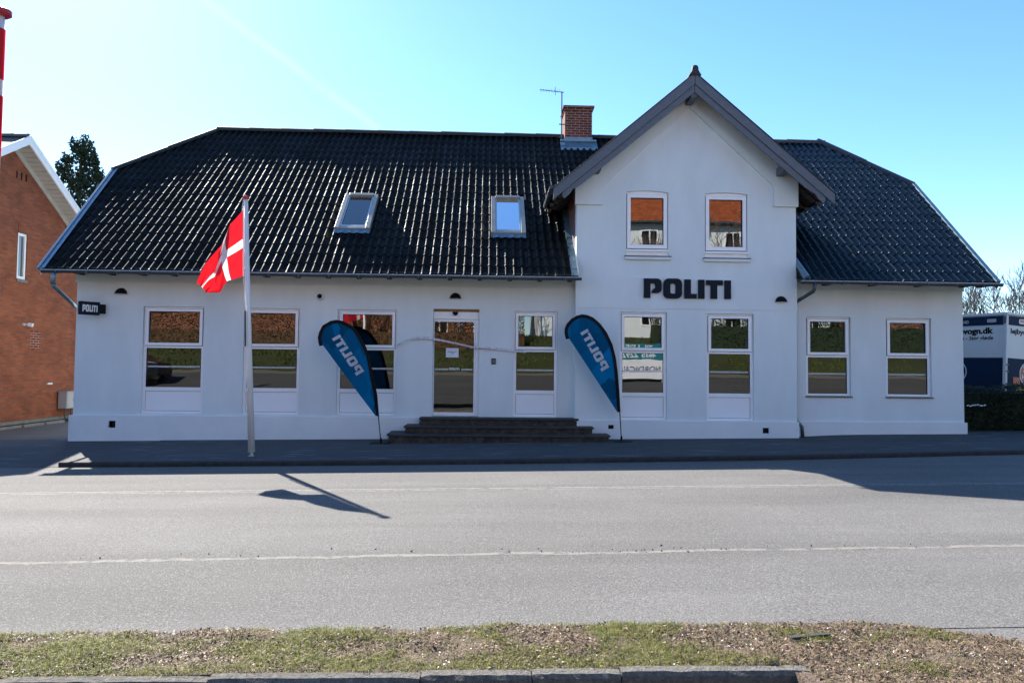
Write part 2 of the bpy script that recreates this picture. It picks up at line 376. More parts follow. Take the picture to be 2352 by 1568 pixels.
def text_me(s, size, depth=.002, bold=0, shear=0, align='LEFT', space=1):
    cu = bpy.data.curves.new('tmp', 'FONT'); cu.body = s; cu.size = size; cu.extrude = depth/2; cu.offset = bold; cu.shear = shear
    cu.align_x = align; cu.space_character = space; cu.resolution_u = 3
    return curve_to_mesh(cu)
def place(me, O, U, V):
    """map mesh local x->U, y->V, z->UxV at origin O"""
    U, V = Vector(U), Vector(V); N = U.cross(V).normalized()
    T = Matrix((U, V, N)).transposed().to_4x4(); T.translation = Vector(O); me.transform(T)
    if T.determinant() < 0: me.flip_normals()
    return me
def xz(me, y=0): return place(me, (0, y, 0), (1, 0, 0), (0, 0, 1))
def rect(x0, x1, z0, z1): return [(x0, z0), (x1, z0), (x1, z1), (x0, z1)]
def rrect(x0, x1, z0, z1, r, n=4):
    p = []
    for cx, cz, a0 in ((x1-r, z1-r, 0), (x0+r, z1-r, 90), (x0+r, z0+r, 180), (x1-r, z0+r, 270)):
        for k in range(n+1):
            a = R(a0+90*k/n); p.append((cx+r*math.cos(a), cz+r*math.sin(a)))
    return p
def circ(cx, cz, r, n=24, a0=0, a1=360): return [(cx+r*math.cos(R(a0+(a1-a0)*k/n)), cz+r*math.sin(R(a0+(a1-a0)*k/n))) for k in range(n if a1-a0 == 360 else n+1)]

# POLITI letters in units (0..617 wide, 0..137 high)
def politi():
    P = [(0, 0), (45, 0), (45, 104), (66, 104), (78, 98), (80, 90), (80, 70), (66, 63), (58, 50), (53, 35), (96, 35), (116, 43), (125, 60), (125, 110), (117, 128), (100, 137), (0, 137)]
    O1 = rrect(138, 269, -2, 139, 36, 5); O2 = rrect(186, 224, 32, 105, 12, 3)
    L = [(287, 0), (373, 0), (373, 33), (332, 33), (332, 134), (287, 134)]
    I = rect(385, 429, 0, 133)
    T = [(473, 0), (519, 0), (519, 97), (559, 97), (559, 131), (442, 131), (442, 97), (473, 97)]
    I2 = rect(572, 617, 0, 131)
    return [[P], [O1, O2], [L], [I], [T], [I2]]
def politi_me(depth, scale=1/617): 
    ps = [[(a*scale, b*scale) for a, b in p] for l in politi() for p in l]
    return poly_me(ps, depth)

gz = lambda x: .238+.012*x          # pavement level at the wall

# ------------------------------------------------------------------ ground
def sheet(name, rows, m, ss=None):
    """rows: list of point rows"""
    v = []; f = []
    n = len(rows[0])
    for r in rows: v += r
    for i in range(len(rows)-1):
        for j in range(n-1): f.append((i*n+j, i*n+j+1, (i+1)*n+j+1, (i+1)*n+j))
    mb = MB(); mb.v = v; mb.f = f
    o = obj(name, mb, m, smooth=True); tag(o, kind='structure'); return o
# far ground sheet out to the horizon, just under everything
mb = MB(); mb.face([(-900, -900, -1.2), (900, -900, -1.2), (900, 900, -1.2), (-900, 900, -1.2)]); tag(obj('ground', mb, 'grass_ground'), kind='structure')
KX = [-6.97, -3, .44, 5.4, 9.9, 16, 40]; KY = [-3.73, -3.74, -3.68, -3.38, -2.83, -2.0, 2.0]
def kerb_y(x):
    if x <= KX[0]: return KY[0]
    for a, b, c, d in zip(KX, KX[1:], KY, KY[1:]):
        if x <= b: return c+(d-c)*(x-a)/(b-a)
    return KY[-1]
rz = lambda x, y=0: .142+.012*x + (.012 if y > -9.5 else .0)
xs = [-60, -40, -25, -16, -13, -11, -9.5, -8, -7.6, -7.3, -7.0]
# road (left driveway ramp rises gently to the pavement)
RX = [-60, -30, -16, -10, -7, -4, 0, 4, 8, 12, 20, 40, 60]
sheet('road', [[(x, yy if yy is not None else kerb_y(x)+.02, rz(x)) for x in RX] for yy in (-11.35, -9, -6, None)], 'asphalt_road')
PX = [-6.97, -5, -3, -1, .44, 3, 5.4, 6.8, 7.2, 8, 9.9, 12, 16, 30, 60]
def bump_r(x): return .05*max(0, min(1, (x-6.9)/1.2))
rows = []
for t in (0, .3, .65, 1):
    rows.append([(x, (kerb_y(x)+.13)*(1-t)+.6*t, gz(x)-.012*(1-t)+bump_r(x)*t) for x in PX])
sheet('pavement', rows, 'asphalt_pavement')
# driveway on the left between the houses
rows = []
for t in (0, .15, 1):
    rows.append([(x, (-3.7)*(1-t)+(.35*t), (rz(x)+.004)*(1-t)+(gz(x)-.004)*t if t < 1 else gz(x)-.004) for x in (-60, -20, -12, -9, -6.95)])
sheet('driveway', rows, 'asphalt_pavement')
sheet('yard', [[(x, y, gz(x)-.008+.0*y) for x in (-60, -20, -13, -8.85)] for y in (.35, 3, 8, 30)], 'asphalt_yard')
sheet('back_yard', [[(x, y, gz(x)+.02) for x in (9.0, 11, 20, 60)] for y in (.6, 3, 12, 60)], 'asphalt_yard')
sheet('back_garden', [[(x, y, .1) for x in (-60, -10, 10, 60)] for y in (30, 45, 60)], 'grass_ground')

# kerb along the pavement
mb = MB()
x = -6.6; first = True
for x0, x1 in [(-7.0+.98*k, -7.0+.98*k+.977) for k in range(28)]:
    y0, y1 = kerb_y(x0), kerb_y(x1); z0, z1 = gz(x0), gz(x1); i = len(mb.v)
    if first: y0 += .05
    P = []
    for (xx, yy, zz) in ((x0, y0, z0), (x1, y1, z1)):
        P.append([(xx, yy+.01, zz-.16), (xx, yy-.0, zz-.035), (xx, yy+.012, zz-.010), (xx, yy+.03, zz-.004), (xx, yy+.145, zz-.004), (xx, yy+.145, zz-.16)])
    mb.v += P[0]+P[1]
    for k in range(6): mb.f.append((i+k, i+(k+1) % 6, i+6+(k+1) % 6, i+6+k))
    mb.f.append(tuple(i+k for k in range(6))); mb.f.append(tuple(i+6+k for k in reversed(range(6)))); first = False
kerb = obj('kerb', mb, 'kerb_dark'); tag(kerb, kind='structure')

# ---- near verge
def verge_top(x):
    base = -11.20 + .010*math.sin(x*3.1)+.012*math.sin(x*7.7+1)+.012*math.sin(x*17.3)
    if x > 1.2: base -= .02*(x-1.2)
    if x > 2.35: base -= .33*(x-2.35)+.25*max(0, x-2.75)**1.5
    return base
from mathutils import noise as mn
def vh(x, y):
    e = min(1, max(0, (verge_top(x)-y)/.08))
    return rz(x, -12)+.006+e*(.010+.016*(mn.noise(Vector((x*3, y*3, 0)))+.35)+.012*mn.noise(Vector((x*14, y*14, 3))))
mb = MB(); nx, ny = 260, 46
for j in range(ny):
    for i in range(nx):
        x = -5.2+i*(10.2/(nx-1)); yt = verge_top(x); y = yt+(-13.6-yt)*(j/(ny-1)) if x > 1.65 else yt+(-11.90-yt)*(j/(ny-1))
        mb.v.append((x, y, vh(x, y)-(.07 if j == ny-1 and x <= 1.65 else 0)))
for j in range(ny-1):
    for i in range(nx-1):
        a = j*nx+i; mb.f.append((a, a+1, a+nx+1, a+nx))
tag(obj('verge', mb, 'soil', smooth=True), kind='structure')
# near kerb stones
mb = MB()
js = [-5.3, -4.3, -3.35, -2.42, -1.39, -.32, .25, .71, 1.70]
for a, b in zip(js, js[1:]):
    z = rz((a+b)/2)+.022; i = len(mb.v); a += .003; b -= .003
    n = 14; d = random.uniform(-.006, .006)
    for k in range(n):
        xx = a+(b-a)*k/(n-1)
        w_ = lambda s_: .007*mn.noise(Vector((xx*23, s_, 0)))
        e = .004 if k in (0, n-1) else 0
        mb.v += [(xx, -11.875+d+w_(1), z-.15), (xx, -11.875+d+w_(2), z-.006-e), (xx, -11.895+d, z+w_(3)-e), (xx, -11.955+d+w_(7)*1.5, z+w_(4)-e), (xx, -11.972+d+w_(5)*2, z-.018-e), (xx, -11.975+d+w_(6), z-.24)]
    for k in range(n-1):
        for q in range(6):
            mb.f.append((i+k*6+q, i+k*6+(q+1) % 6, i+(k+1)*6+(q+1) % 6, i+(k+1)*6+q))
    mb.f.append(tuple(i+q for q in range(6))); mb.f.append(tuple(i+(n-1)*6+q for q in reversed(range(6))))
sheet('side_road', [[(x, y, rz(x)-.004) for x in (1.72, 4, 12, 60)] for y in (-15.4, -13, -11.3)], 'asphalt_road')
tag(obj('near_kerb', mb, 'kerb_stone', smooth=False), kind='structure')
sheet('lay_by', [[(x, y, rz(x)-.10) for x in (-20, 0, 1.72)] for y in (-15.5, -12.0)], 'near_ground')
# concrete block end showing in the verge on the right
mb = MB(); mb.obox((1.90, -11.50, rz(1.9)-.004), (.12, .012, .006), (-.004, .03, -.004), (0, 0, .034)); tag(obj('kerb_fragment', mb, 'kerb_dark', bevel=.006), 'broken concrete kerb piece half buried in the leaf litter', 'kerb stone')

def patches(x, y):
    g = mn.noise(Vector((x*1.5+5, y*3.0, 1)))+.55*mn.noise(Vector((x*5, y*6, 2)))
    return g
def blades(name, m, n, cond, hmin, hmax, wd, lean, label, cat='grass'):
    mb = MB(); c = 0; tries = 0
    while c < n and tries < n*12:
        tries += 1
        x = random.uniform(-3.4, 3.7); y = random.uniform(-12.75, -11.12)
        if y > verge_top(x)-.01 or (x < 1.70 and y < -11.88): continue
        if not cond(x, y): continue
        z = vh(x, y)-.003; h = random.uniform(hmin, hmax); a = random.uniform(0, 6.283)
        dx, dy = math.cos(a)*wd, math.sin(a)*wd; l = random.uniform(0, lean)*h; b = random.uniform(0, 6.283)
        lx, ly = math.cos(b)*l, math.sin(b)*l
        i = len(mb.v); k = .55
        mb.v += [(x-dx, y-dy, z), (x+dx, y+dy, z), (x+dx*.7+lx*.35, y+dy*.7+ly*.35, z+h*k), (x-dx*.7+lx*.35, y-dy*.7+ly*.35, z+h*k), (x+lx, y+ly, z+h*max(.25, 1-.35*l/h))]
        mb.f += [(i, i+1, i+2, i+3), (i+3, i+2, i+4)]; c += 1
    o = obj(name, mb, m, fix=False); tag(o, label, cat, kind='stuff'); return o
ge = lambda x, y: patches(x, y)+random.gauss(0, .13) > (.0 if x < 1.2 else .36) or (x < 1.6 and y < -11.72 and patches(x*2, y) > -.15 and x > -.1) or (x < 1.6 and y < -11.78 and random.random() < .5)
blades('green_grass', 'grass_green', 24000, lambda x, y: ge(x, y) and random.random() < .95, .014, .048, .0018, 2.2, 'patches of short green grass on the roadside verge')
blades('dry_grass', 'grass_dry', 34000, lambda x, y: patches(x+1.3, y) > -.6, .010, .034, .0017, 2.6, 'pale dry grass and straw flattened on the verge')
def flakes(name, m, n, cond, s0, s1, label, asp=.35):
    mb = MB(); c = 0
    while c < n:
        x = random.uniform(-3.4, 3.7); y = random.uniform(-12.75, -11.13)
        if y > verge_top(x)-.01 or (x < 1.70 and y < -11.88) or not cond(x, y): continue
        s = random.uniform(s0, s1); z = vh(x, y)+random.uniform(.004, .016)
        u = Vector((random.uniform(-1, 1), random.uniform(-1, 1), random.uniform(-.5, .5))).normalized(); v = u.cross(Vector((random.uniform(-.6, .6), random.uniform(-.6, .6), 1))).normalized()*asp
        p = Vector((x, y, z)); mb.face([p-u*s, p-v*s*.8, p+u*s*.6, p+v*s]); c += 1
    tag(obj(name, mb, m, fix=False), label, 'dead leaves', kind='stuff')
flakes('dead_leaves', 'litter', 19000, lambda x, y: patches(x+4, y+2)+random.gauss(0, .1) > (-.1 if x < 1.0 else -.6), .006, .021, 'brown dead leaves and bark scattered over the verge')
flakes('pale_leaves', 'chips', 700, lambda x, y: patches(x+7, y) > .0, .004, .012, 'bleached leaf scraps lying on the verge', .5)
mb = MB()
for k in range(130):
    x = random.uniform(.9, 3.4) if k < 90 else random.uniform(-3.3, 1.2); y = random.uniform(-12.5 if x > 1.7 else -11.86, -11.25)
    if y > verge_top(x)-.03: continue
    a = random.uniform(0, 6.28); L = random.uniform(.02, .10); z = vh(x, y)+.006; p = Vector((x, y, z)); d = Vector((math.cos(a), math.sin(a)*.7, random.uniform(-.05, .25)))*L
    mb.tube([p, p+d*.5+Vector((random.uniform(-.01, .01), random.uniform(-.01, .01), .004)), p+d], [.0022, .0018, .001], 4)
tag(obj('fallen_twigs', mb, 'twig', fix=False), 'thin brown twigs fallen among the leaf litter of the verge', 'twigs', kind='stuff')
mb = MB()
for k in range(420):
    if k < 300: x = random.uniform(-3.2, 3); y = verge_top(x)+abs(random.gauss(0, .05))
    else: x = random.uniform(-3.6, 4.2); y = -9.5+.022*x+random.gauss(0, .12)
    s = random.uniform(.003, .010); z = rz(x, y)+s*.3
    p = Vector((x, y, z)); a, b, c_ = [Vector((random.uniform(-1, 1), random.uniform(-1, 1), random.uniform(.2, 1))).normalized()*s for _ in range(3)]
    mb.obox(p, a*.8, b*.6, c_*.5)
tag(obj('loose_grit', mb, 'kerb_dark', fix=False), 'loose dark grit along the cracked asphalt edge', 'gravel', kind='stuff')

# ------------------------------------------------------------------ roof sheets
PITCH = .177
def roof_me(O, U, V, u0, u1, v1, clips, course=.37, v0=-.03, amp=.031, lift=.016, seed=0, res=12):
    O, U, V = Vector(O), Vector(U).normalized(), Vector(V).normalized(); N = U.cross(V)
    rnd = random.Random(seed); n = int((u1-u0)/PITCH*res)+1
    jit = [rnd.uniform(-.003, .003) for _ in range(240)]
    verts = []; faces = []
    prof = []
    for i in range(n+1):
        u = u0+(u1-u0)*i/n; ph = u/PITCH; h = amp*math.cos(2*math.pi*ph) 
        h = amp*(2*((1+math.cos(2*math.pi*ph))/2)**1.25-1)
        prof.append((u, h, int(ph)))
    v = v0; k = 0
    while v < v1:
        vt = min(v+course, v1+.02)
        cj = [rnd.uniform(-.0035, .0035) for _ in jit]
        for (vv, off) in ((v, -.030), (v, lift), (v+.03, lift*.95), (vt+.02, -.002)):
            for (u, h, w_) in prof:
                dv = cj[w_] if off != -.002 else 0
                verts.append(tuple(O+U*u+V*(vv+dv*1.5)+N*(h*(1 if off > -.02 else .9)+off+jit[w_]+cj[w_]*.5)))
        b = len(verts)-4*(n+1)
        for r in range(3):
            for i in range(n): faces.append((b+r*(n+1)+i, b+r*(n+1)+i+1, b+(r+1)*(n+1)+i+1, b+(r+1)*(n+1)+i))
        v += course; k += 1
    me = bpy.data.meshes.new('roof'); me.from_pydata(verts, [], faces)
    b = bmesh.new(); b.from_mesh(me)
    for (co, no) in clips:
        bmesh.ops.bisect_plane(b, geom=list(b.verts)+list(b.edges)+list(b.faces), plane_co=co, plane_no=no, clear_outer=True)
    for f in b.faces:
        if f.normal.dot(N) < 0: f.normal_flip()
    b.to_mesh(me); b.free()
    me.polygons.foreach_set('use_smooth', [True]*len(me.polygons)); return me
KP = .885; TH = math.atan(KP); CT, ST = math.cos(TH), math.sin(TH)
EY, EZ, RY, RZ = -.65, 3.732, 4.77, 8.53
BY = 2*RY-EY                                     # rear eave
XL, XR = -9.62, 11.36; HY, HZ = 2.75, 6.74      # verge at the half hips
XL0, XR0 = -9.27, 11.08                            # verge at the eaves (slightly splayed)
RXL, RXR = -7.73, 9.80; VL = (HY-EY)/CT
clipL = ((XL0, EY, 0), Vector((-(HY-EY), (XL-XL0), 0)).normalized()); clipR = ((XR0, EY, 0), Vector((HY-EY, -(XR-XR0), 0)).normalized())
vxl = lambda v: XL0+(XL-XL0)*v/VL
vxr = lambda v: XR0+(XR-XR0)*v/VL
hipL = ((XL, 0, HZ), Vector((-(RZ-HZ), 0, RXL-XL)).normalized())
hipR = ((XR, 0, HZ), Vector((RZ-HZ, 0, XR-RXR)).normalized())
GX, GH, GZE, GZT = 4.39, 2.99, 5.60, 8.12        # cross gable: centre, half run, eave z, apex z
GS = (GZT-GZE)/GH
GYF, GYW = -.80, -.30
gx0, gx1 = 1.93, 6.80                            # gable wall faces

st = empty('police_station', (1.0, 0, .2), 'white rendered police station with black corrugated roof and tall front gable', 'building')
# main roof: left of the cross gable, plus the strip above its valley
XU = -9.7; SL = (RY-EY)/CT+.02
mL = roof_me((XU, EY, EZ), (1, 0, 0), (0, CT, ST), 0, gx0-XU, SL, [hipL, clipL], seed=1)
rf = link('roof', mL, 'roof_main', st)
nL = Vector((-GS, 0, 1)).normalized()            # left slope of the gable roof
mV = roof_me((XU, EY, EZ), (1, 0, 0), (0, CT, ST), gx0-XU, GX-XU, SL, [((GX-GH, 0, GZE-.02), Vector((GS, 0, -1)).normalized())], seed=1)
link('roof', mV, 'roof_main', st)
mR = roof_me((GX, EY, EZ), (1, 0, 0), (0, CT, ST), gx1-GX, 11.5-GX, SL, [hipR, clipR], seed=3, lift=.024, amp=.043)
rfw = link('roof', mR, 'roof_wing', st); rfw['label'] = 'glossy blue black roof of the right wing'
mV = roof_me((GX, EY, EZ), (1, 0, 0), (0, CT, ST), 0, gx1-GX, SL, [((GX+GH, 0, GZE-.02), Vector((-GS, 0, -1)).normalized())], seed=3, lift=.024, amp=.043)
link('roof', mV, 'roof_wing', st)
# rear slopes and small end hips
bk = MB()
bk.face([(XL, BY, EZ), (XL, BY-(HZ-EZ)/KP, HZ), (RXL, RY, RZ-.01), (RXR, RY, RZ-.05), (XR, BY-(HZ-EZ)/KP, HZ), (XR, BY, EZ)])
obj('rear_roof', bk, 'roof_main', st)
HO = HY-EY
mh = roof_me((XL, BY-HO, HZ), (0, -1, 0), (RXL-XL, 0, RZ-HZ), 0, BY-2*HO-EY, 2.7, [((0, EY, EZ+.05), Vector((0, -ST, CT))), ((0, BY, EZ+.05), Vector((0, ST, CT)))], seed=5)
link('roof', mh, 'roof_main', st)
mh = roof_me((XR, EY+HO, HZ), (0, 1, 0), (RXR-XR, 0, RZ-HZ), 0, BY-2*HO-EY, 2.7, [((0, EY, EZ+.05), Vector((0, -ST, CT))), ((0, BY, EZ+.05), Vector((0, ST, CT)))], seed=6)
link('roof', mh, 'roof_wing', st)
# ridge and hip caps
def caps(name, a, b, m, r=.095, L=.42, parent=st):
    mb = MB(); a, b = Vector(a), Vector(b); n = max(1, round((b-a).length/L)); d = (b-a)/n
    for k in range(n):
        p = a+d*k; q = p+d*1.07; t = d.normalized(); side = t.cross(Vector((0, 0, 1))).normalized(); up = side.cross(t)
        i = len(mb.v); rr = (r*1.06, r*.93)
        jj = random.uniform(-.006, .006)
        for (c, s_) in ((p, rr[0]), (q, rr[1])):
            for j in range(9):
                an = math.pi*(-.12+1.24*j/8); mb.v.append(tuple(c+side*math.cos(an)*s_*1.25+up*(math.sin(an)*s_+jj)))
        for j in range(8): mb.f.append((i+j, i+j+1, i+9+j+1, i+9+j))
        mb.f.append(tuple(i+j for j in range(9))); mb.f.append(tuple(i+9+j for j in range(9)))
    return obj(name, mb, m, parent)
caps('ridge_cap', (RXL-.05, RY, RZ+.0), (GX-.3, RY, RZ+.0), 'ridge_dark', L=.9, parent=rf)
caps('ridge_cap', (GX+2.2, RY, RZ-.01), (RXR+.03, RY, RZ-.01), 'ridge_brown', L=1.0, parent=rfw)
caps('ridge_cap', (XL-.02, HY-.02, HZ+.02), (RXL, RY, RZ+.02), 'ridge_dark', r=.07, L=.9, parent=rf)
caps('ridge_cap', (XR+.02, HY+.1, HZ+.04), (RXR, RY, RZ), 'ridge_brown', r=.10, L=1.25, parent=rfw)
caps('ridge_cap', (XL-.02, BY-HO, HZ), (RXL, RY, RZ), 'ridge_dark', r=.07, L=.9, parent=rf)
# verge flashings
mb = MB()
def vpt(x, v, n): return Vector((x, EY+CT*v-ST*n, EZ+ST*v+CT*n))
L1 = VL+.02
def strip(pts): 
    mb.face([vpt(x0+dx, v, n) for (x0, dx, v, n) in pts])
a, b = vxl(-.05), vxl(L1)
mb.face([vpt(a-.02, -.05, .05), vpt(a+.12, -.05, .065), vpt(b+.12, L1, .065), vpt(b-.02, L1, .05)])
mb.face([vpt(a-.02, -.05, .05), vpt(b-.02, L1, .05), vpt(b-.02, L1, -.12), vpt(a-.02, -.05, -.12)])
mb.bar(vpt(a, -.05, .06), vpt(b, L1, .06), .035, .03)
obj('verge_flashing', mb, 'zinc', rf)
mb = MB()
mb.bar(vpt(a-.04, -.05, .03), vpt(b-.04, L1, .03), .022, .05)
obj('verge_trim', mb, 'zinc_pale', rf)
mb = MB(); a, b = vxr(-.05), vxr(L1)
mb.bar(vpt(a-.01, -.04, .045), vpt(b-.01, L1, .045), .09, .06, up=(0, -ST, CT))
mb.face([vpt(a+.036, -.05, .03), vpt(b+.036, L1, .03), vpt(b+.036, L1, -.14), vpt(a+.036, -.05, -.14)])
obj('verge_flashing', mb, 'zinc', rfw)
# soffits
mb = MB(); mb.box(XL0, gx0-.02, -.62, 0.0, 3.765, 3.785); mb.box(gx1+.02, XR0, -.62, 0.0, 3.765, 3.785); mb.box(XL0+.02, gx0-.02, -.645, -.622, 3.66, 3.74); mb.box(gx1+.02, XR0-.02, -.645, -.622, 3.66, 3.74)
obj('soffit', mb, 'dark_wood', st)
mb = MB()
for k in range(17):
    x = -8.75+k*.66
    if x < gx0-.1: obj('rafter_tail', MB().box(x-.045, x+.045, -.62, -.031, 3.69, 3.763), 'dark_wood', st)
for x in (7.55, 8.6, 9.65, 10.7, 11.1): obj('rafter_tail', MB().box(x-.05, x+.05, -.62, -.031, 3.69, 3.763), 'dark_wood', st)
# gutters
def gutter(x0, x1, y=-.715, z=3.700, name='gutter'):
    mb = MB(); r = .062; n = 9
    i = len(mb.v); N_ = int((x1-x0)/.5)
    for k in range(N_+1):
        x = x0+(x1-x0)*k/N_; dz = .006*math.sin(k*.9)
        for j in range(n):
            a = math.pi+math.pi*j/(n-1); mb.v.append((x, y+r*math.cos(a), z+dz+r*math.sin(a)))
        for j in range(n):
            a = 2*math.pi-math.pi*j/(n-1); mb.v.append((x, y+(r-.006)*math.cos(a), z+dz+(r-.006)*math.sin(a)))
    for k in range(N_):
        for j in range(2*n): mb.f.append((i+k*2*n+j, i+k*2*n+(j+1) % (2*n), i+(k+1)*2*n+(j+1) % (2*n), i+(k+1)*2*n+j))
    for xx in (x0, x1): mb.face([(xx, y+r*math.cos(math.pi+math.pi*j/8), z+r*math.sin(math.pi+math.pi*j/8)) for j in range(9)])
    g = obj(name, mb, 'gutter_metal', st)
    rim = MB(); rim.tube([(x0, y-r, z+.002), (x1, y-r, z+.002)], .009, 6); obj('gutter_bead', rim, 'zinc_pale', g)
    x = x0+.3
    while x < x1:
        br = MB(); br.tube([(x, y-r-.004, z+.012)]+[(x, y+(r+.005)*math.cos(math.pi+math.pi*j/6), z+(r+.005)*math.sin(math.pi+math.pi*j/6)) for j in range(7)], .008, 5); x += .62
        obj('gutter_bracket', br, 'zinc', g)
    return g
gutter(-9.20, 1.99); gutter(6.70, 11.14)
# downpipes
mb = MB(); mb.tube([(-8.97, -.71, 3.65), (-8.97, -.71, 3.58), (-8.97, -.71, 3.40)], [.045, .05, .05], 10); 
mb.tube([(-8.97, -.71, 3.42), (-8.97, -.68, 3.37), (-8.95, 1.15, 2.55), (-8.95, 1.2, 2.45), (-8.95, 1.2, .3)], .038, 10)
obj('downpipe', mb, 'zinc', st, smooth=True)
mb = MB(); mb.tube([(7.02, -.71, 3.66), (7.02, -.69, 3.54), (7.01, -.66, 3.49), (6.90, -.20, 3.34), (6.875, -.10, 3.30), (6.87, -.08, 3.2), (6.87, -.08, .74), (6.88, -.10, .66), (6.97, -.16, .55), (6.98, -.17, .30)], .040, 10)
obj('downpipe', mb, 'gutter_metal', st, smooth=True)

# ------------------------------------------------------------------ walls
WX0, WX1 = -8.88, 10.75; TOPZ = 3.78
main_open = [(-7.456, -6.150, .722, 3.037), (-5.298, -4.085, .718, 3.028), (-3.272, -1.976, .714, 3.024), (.588, 1.560, .715, 3.034), (-1.185, -.174, .700, 3.064)]
wing_open = [(7.145, 8.165, 1.235, 2.994), (8.972, 10.015, 1.230, 2.988)]
me = xz(poly_me([rect(WX0, gx0+.05, .0, TOPZ)]+[rect(*o) for o in main_open], .22), .11)
link('wall', me, 'plaster', st)
me = xz(poly_me([rect(gx1-.05, WX1, .0, TOPZ)]+[rect(*o) for o in wing_open], .22), .11)
link('wall', me, 'plaster', st)
def arch(x0, x1, z0, z1, s=.035, n=8):
    p = [(x0, z0), (x1, z0)]
    for k in range(n+1):
        t = k/n; p.append((x1+(x0-x1)*t, z1-s+s*4*t*(1-t)))
    return p
g_low = [(2.890, 3.925, .680, 3.024), (4.802, 5.845, .674, 3.012)]
g_up = [(3.025, 3.952, 4.255, 5.700), (4.768, 5.713, 4.235, 5.690)]
zr = lambda x: GZT-.10-GS*abs(x-GX)
gable_poly = [(gx0, .0), (gx1, .0), (gx1, zr(gx1)), (GX, zr(GX)), (gx0, zr(gx0))]
me = xz(poly_me([gable_poly]+[rect(*o) for o in g_low]+[arch(*o) for o in g_up], .24), GYW+.12)
link('gable_wall', me, 'plaster', st)
# raised rendered band under the rakes
e = .035; d_ = .10
band = [(gx0-e, 5.36), (2.49, 5.36), (2.49, 5.77), (4.41, 7.565), (6.29, 5.84), (6.29, 5.39), (gx1+e, 5.39), (gx1+e, zr(gx1+e)), (GX, zr(GX)), (gx0-e, zr(gx0-e))]
link('gable_band', xz(poly_me([band], .10), GYW-.05+.046), 'plaster', st, bevel=.004)
# string band below (lower storey slightly proud)
link('string_course', xz(poly_me([rect(gx0-.012, gx1+.012, 3.10, 3.797)], .02), GYW-.0), 'plaster', st, bevel=.006)
# gable side walls (bare brick on the left above the roof)
mb = MB(); mb.box(gx0, gx0+.22, GYW+.241, 4.2, .0, zr(gx0)); obj('side_wall', mb, ['brick_chimney_side'], st)
mb = MB(); mb.box(gx1-.22, gx1, GYW+.241, 4.2, .0, zr(gx1)); obj('side_wall', mb, 'brick_chimney_side', st)
mb = MB(); mb.box(gx0-.012, gx0+.01, GYW+.005, .0, .0, 3.80); obj('corner_render', mb, 'plaster', st); obj('corner_render', MB().box(gx1-.01, gx1+.012, GYW+.005, .0, 0, 3.80), 'plaster', st)
# end and rear walls
def endwall(x0, x1, name='end_wall'):
    hz = EZ-.15; ky = KP
    pts = [(0.225, 0), (2*RY-.01, 0), (2*RY-.01, EZ+.3), (BY-(HZ-EZ)/ky-.12, HZ-.25), (EY+(HZ-EZ)/ky+.12, HZ-.25), (.225, EZ+.55)]
    mb = MB(); mb.prism(pts, lambda a, b, d: (d, a, b), x0, x1); return obj(name, mb, 'plaster', st)
endwall(WX0, WX0+.2); endwall(WX1-.2, WX1)
mb = MB(); mb.box(WX0+.21, WX1-.21, 2*RY-.2, 2*RY-.012, 0, EZ+.2); obj('rear_wall', mb, 'plaster', st)
mb = MB(); mb.box(WX0+.22, WX1-.22, .26, 7.7, .55, .66); obj('floor', mb, 'interior_floor', st)
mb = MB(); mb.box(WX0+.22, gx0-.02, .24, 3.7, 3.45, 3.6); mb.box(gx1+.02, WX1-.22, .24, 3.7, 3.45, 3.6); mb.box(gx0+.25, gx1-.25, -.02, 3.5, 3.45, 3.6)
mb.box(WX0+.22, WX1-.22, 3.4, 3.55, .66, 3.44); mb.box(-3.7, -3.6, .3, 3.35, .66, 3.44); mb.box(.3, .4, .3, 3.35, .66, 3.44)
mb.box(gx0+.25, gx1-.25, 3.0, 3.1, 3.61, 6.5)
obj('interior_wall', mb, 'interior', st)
# frieze, plinth
mb = MB(); mb.box(WX0-.022, gx0-.02, -.030, -.001, 3.542, 3.764); obj('frieze', mb, 'plaster', st, bevel=.004)
mb = MB(); mb.box(gx1+.10, WX1+.02, -.030, -.001, 3.60, 3.764); obj('frieze', mb, 'plaster', st, bevel=.004)
def plinth(x0, x1, y, vents, lz=.675, th=.045, left=True, right=True, name='plinth'):
    me = xz(poly_me([rect(x0, x1, -.1, lz)]+[rect(*v) for v in vents], th), y-th/2-.0005)
    return link(name, me, 'plaster_plinth', st, bevel=.007)
plinth(WX0-.02, -1.45, 0, [(-8.105, -7.955, .412, .560)]); 
plinth(gx0-.02, gx1+.025, GYW, [(2.64, 2.76, .487, .572), (6.02, 6.165, .410, .533)], lz=.665)
plinth(gx1+.06, WX1+.02, 0, [], lz=.655)
mb = MB(); mb.box(WX0-.065, WX0-.001, -.0455, 2*RY, -.1, .674); obj('plinth', mb, 'plaster_plinth', st, bevel=.006); obj('plinth', MB().box(WX1+.001, WX1+.045, -.0445, 2*RY, -.1, .654), 'plaster_plinth', st, bevel=.006)
mb = MB(); mb.box(-8.11, -7.95, .0, .003, .40, .57); mb.box(-8.025, -7.95, -.040, -.004, .413, .559); mb.box(2.63, 2.77, GYW-.004, GYW-.001, .48, .58); mb.box(6.01, 6.17, GYW-.004, GYW-.001, .40, .54)
obj('air_vent', mb, 'black', st)

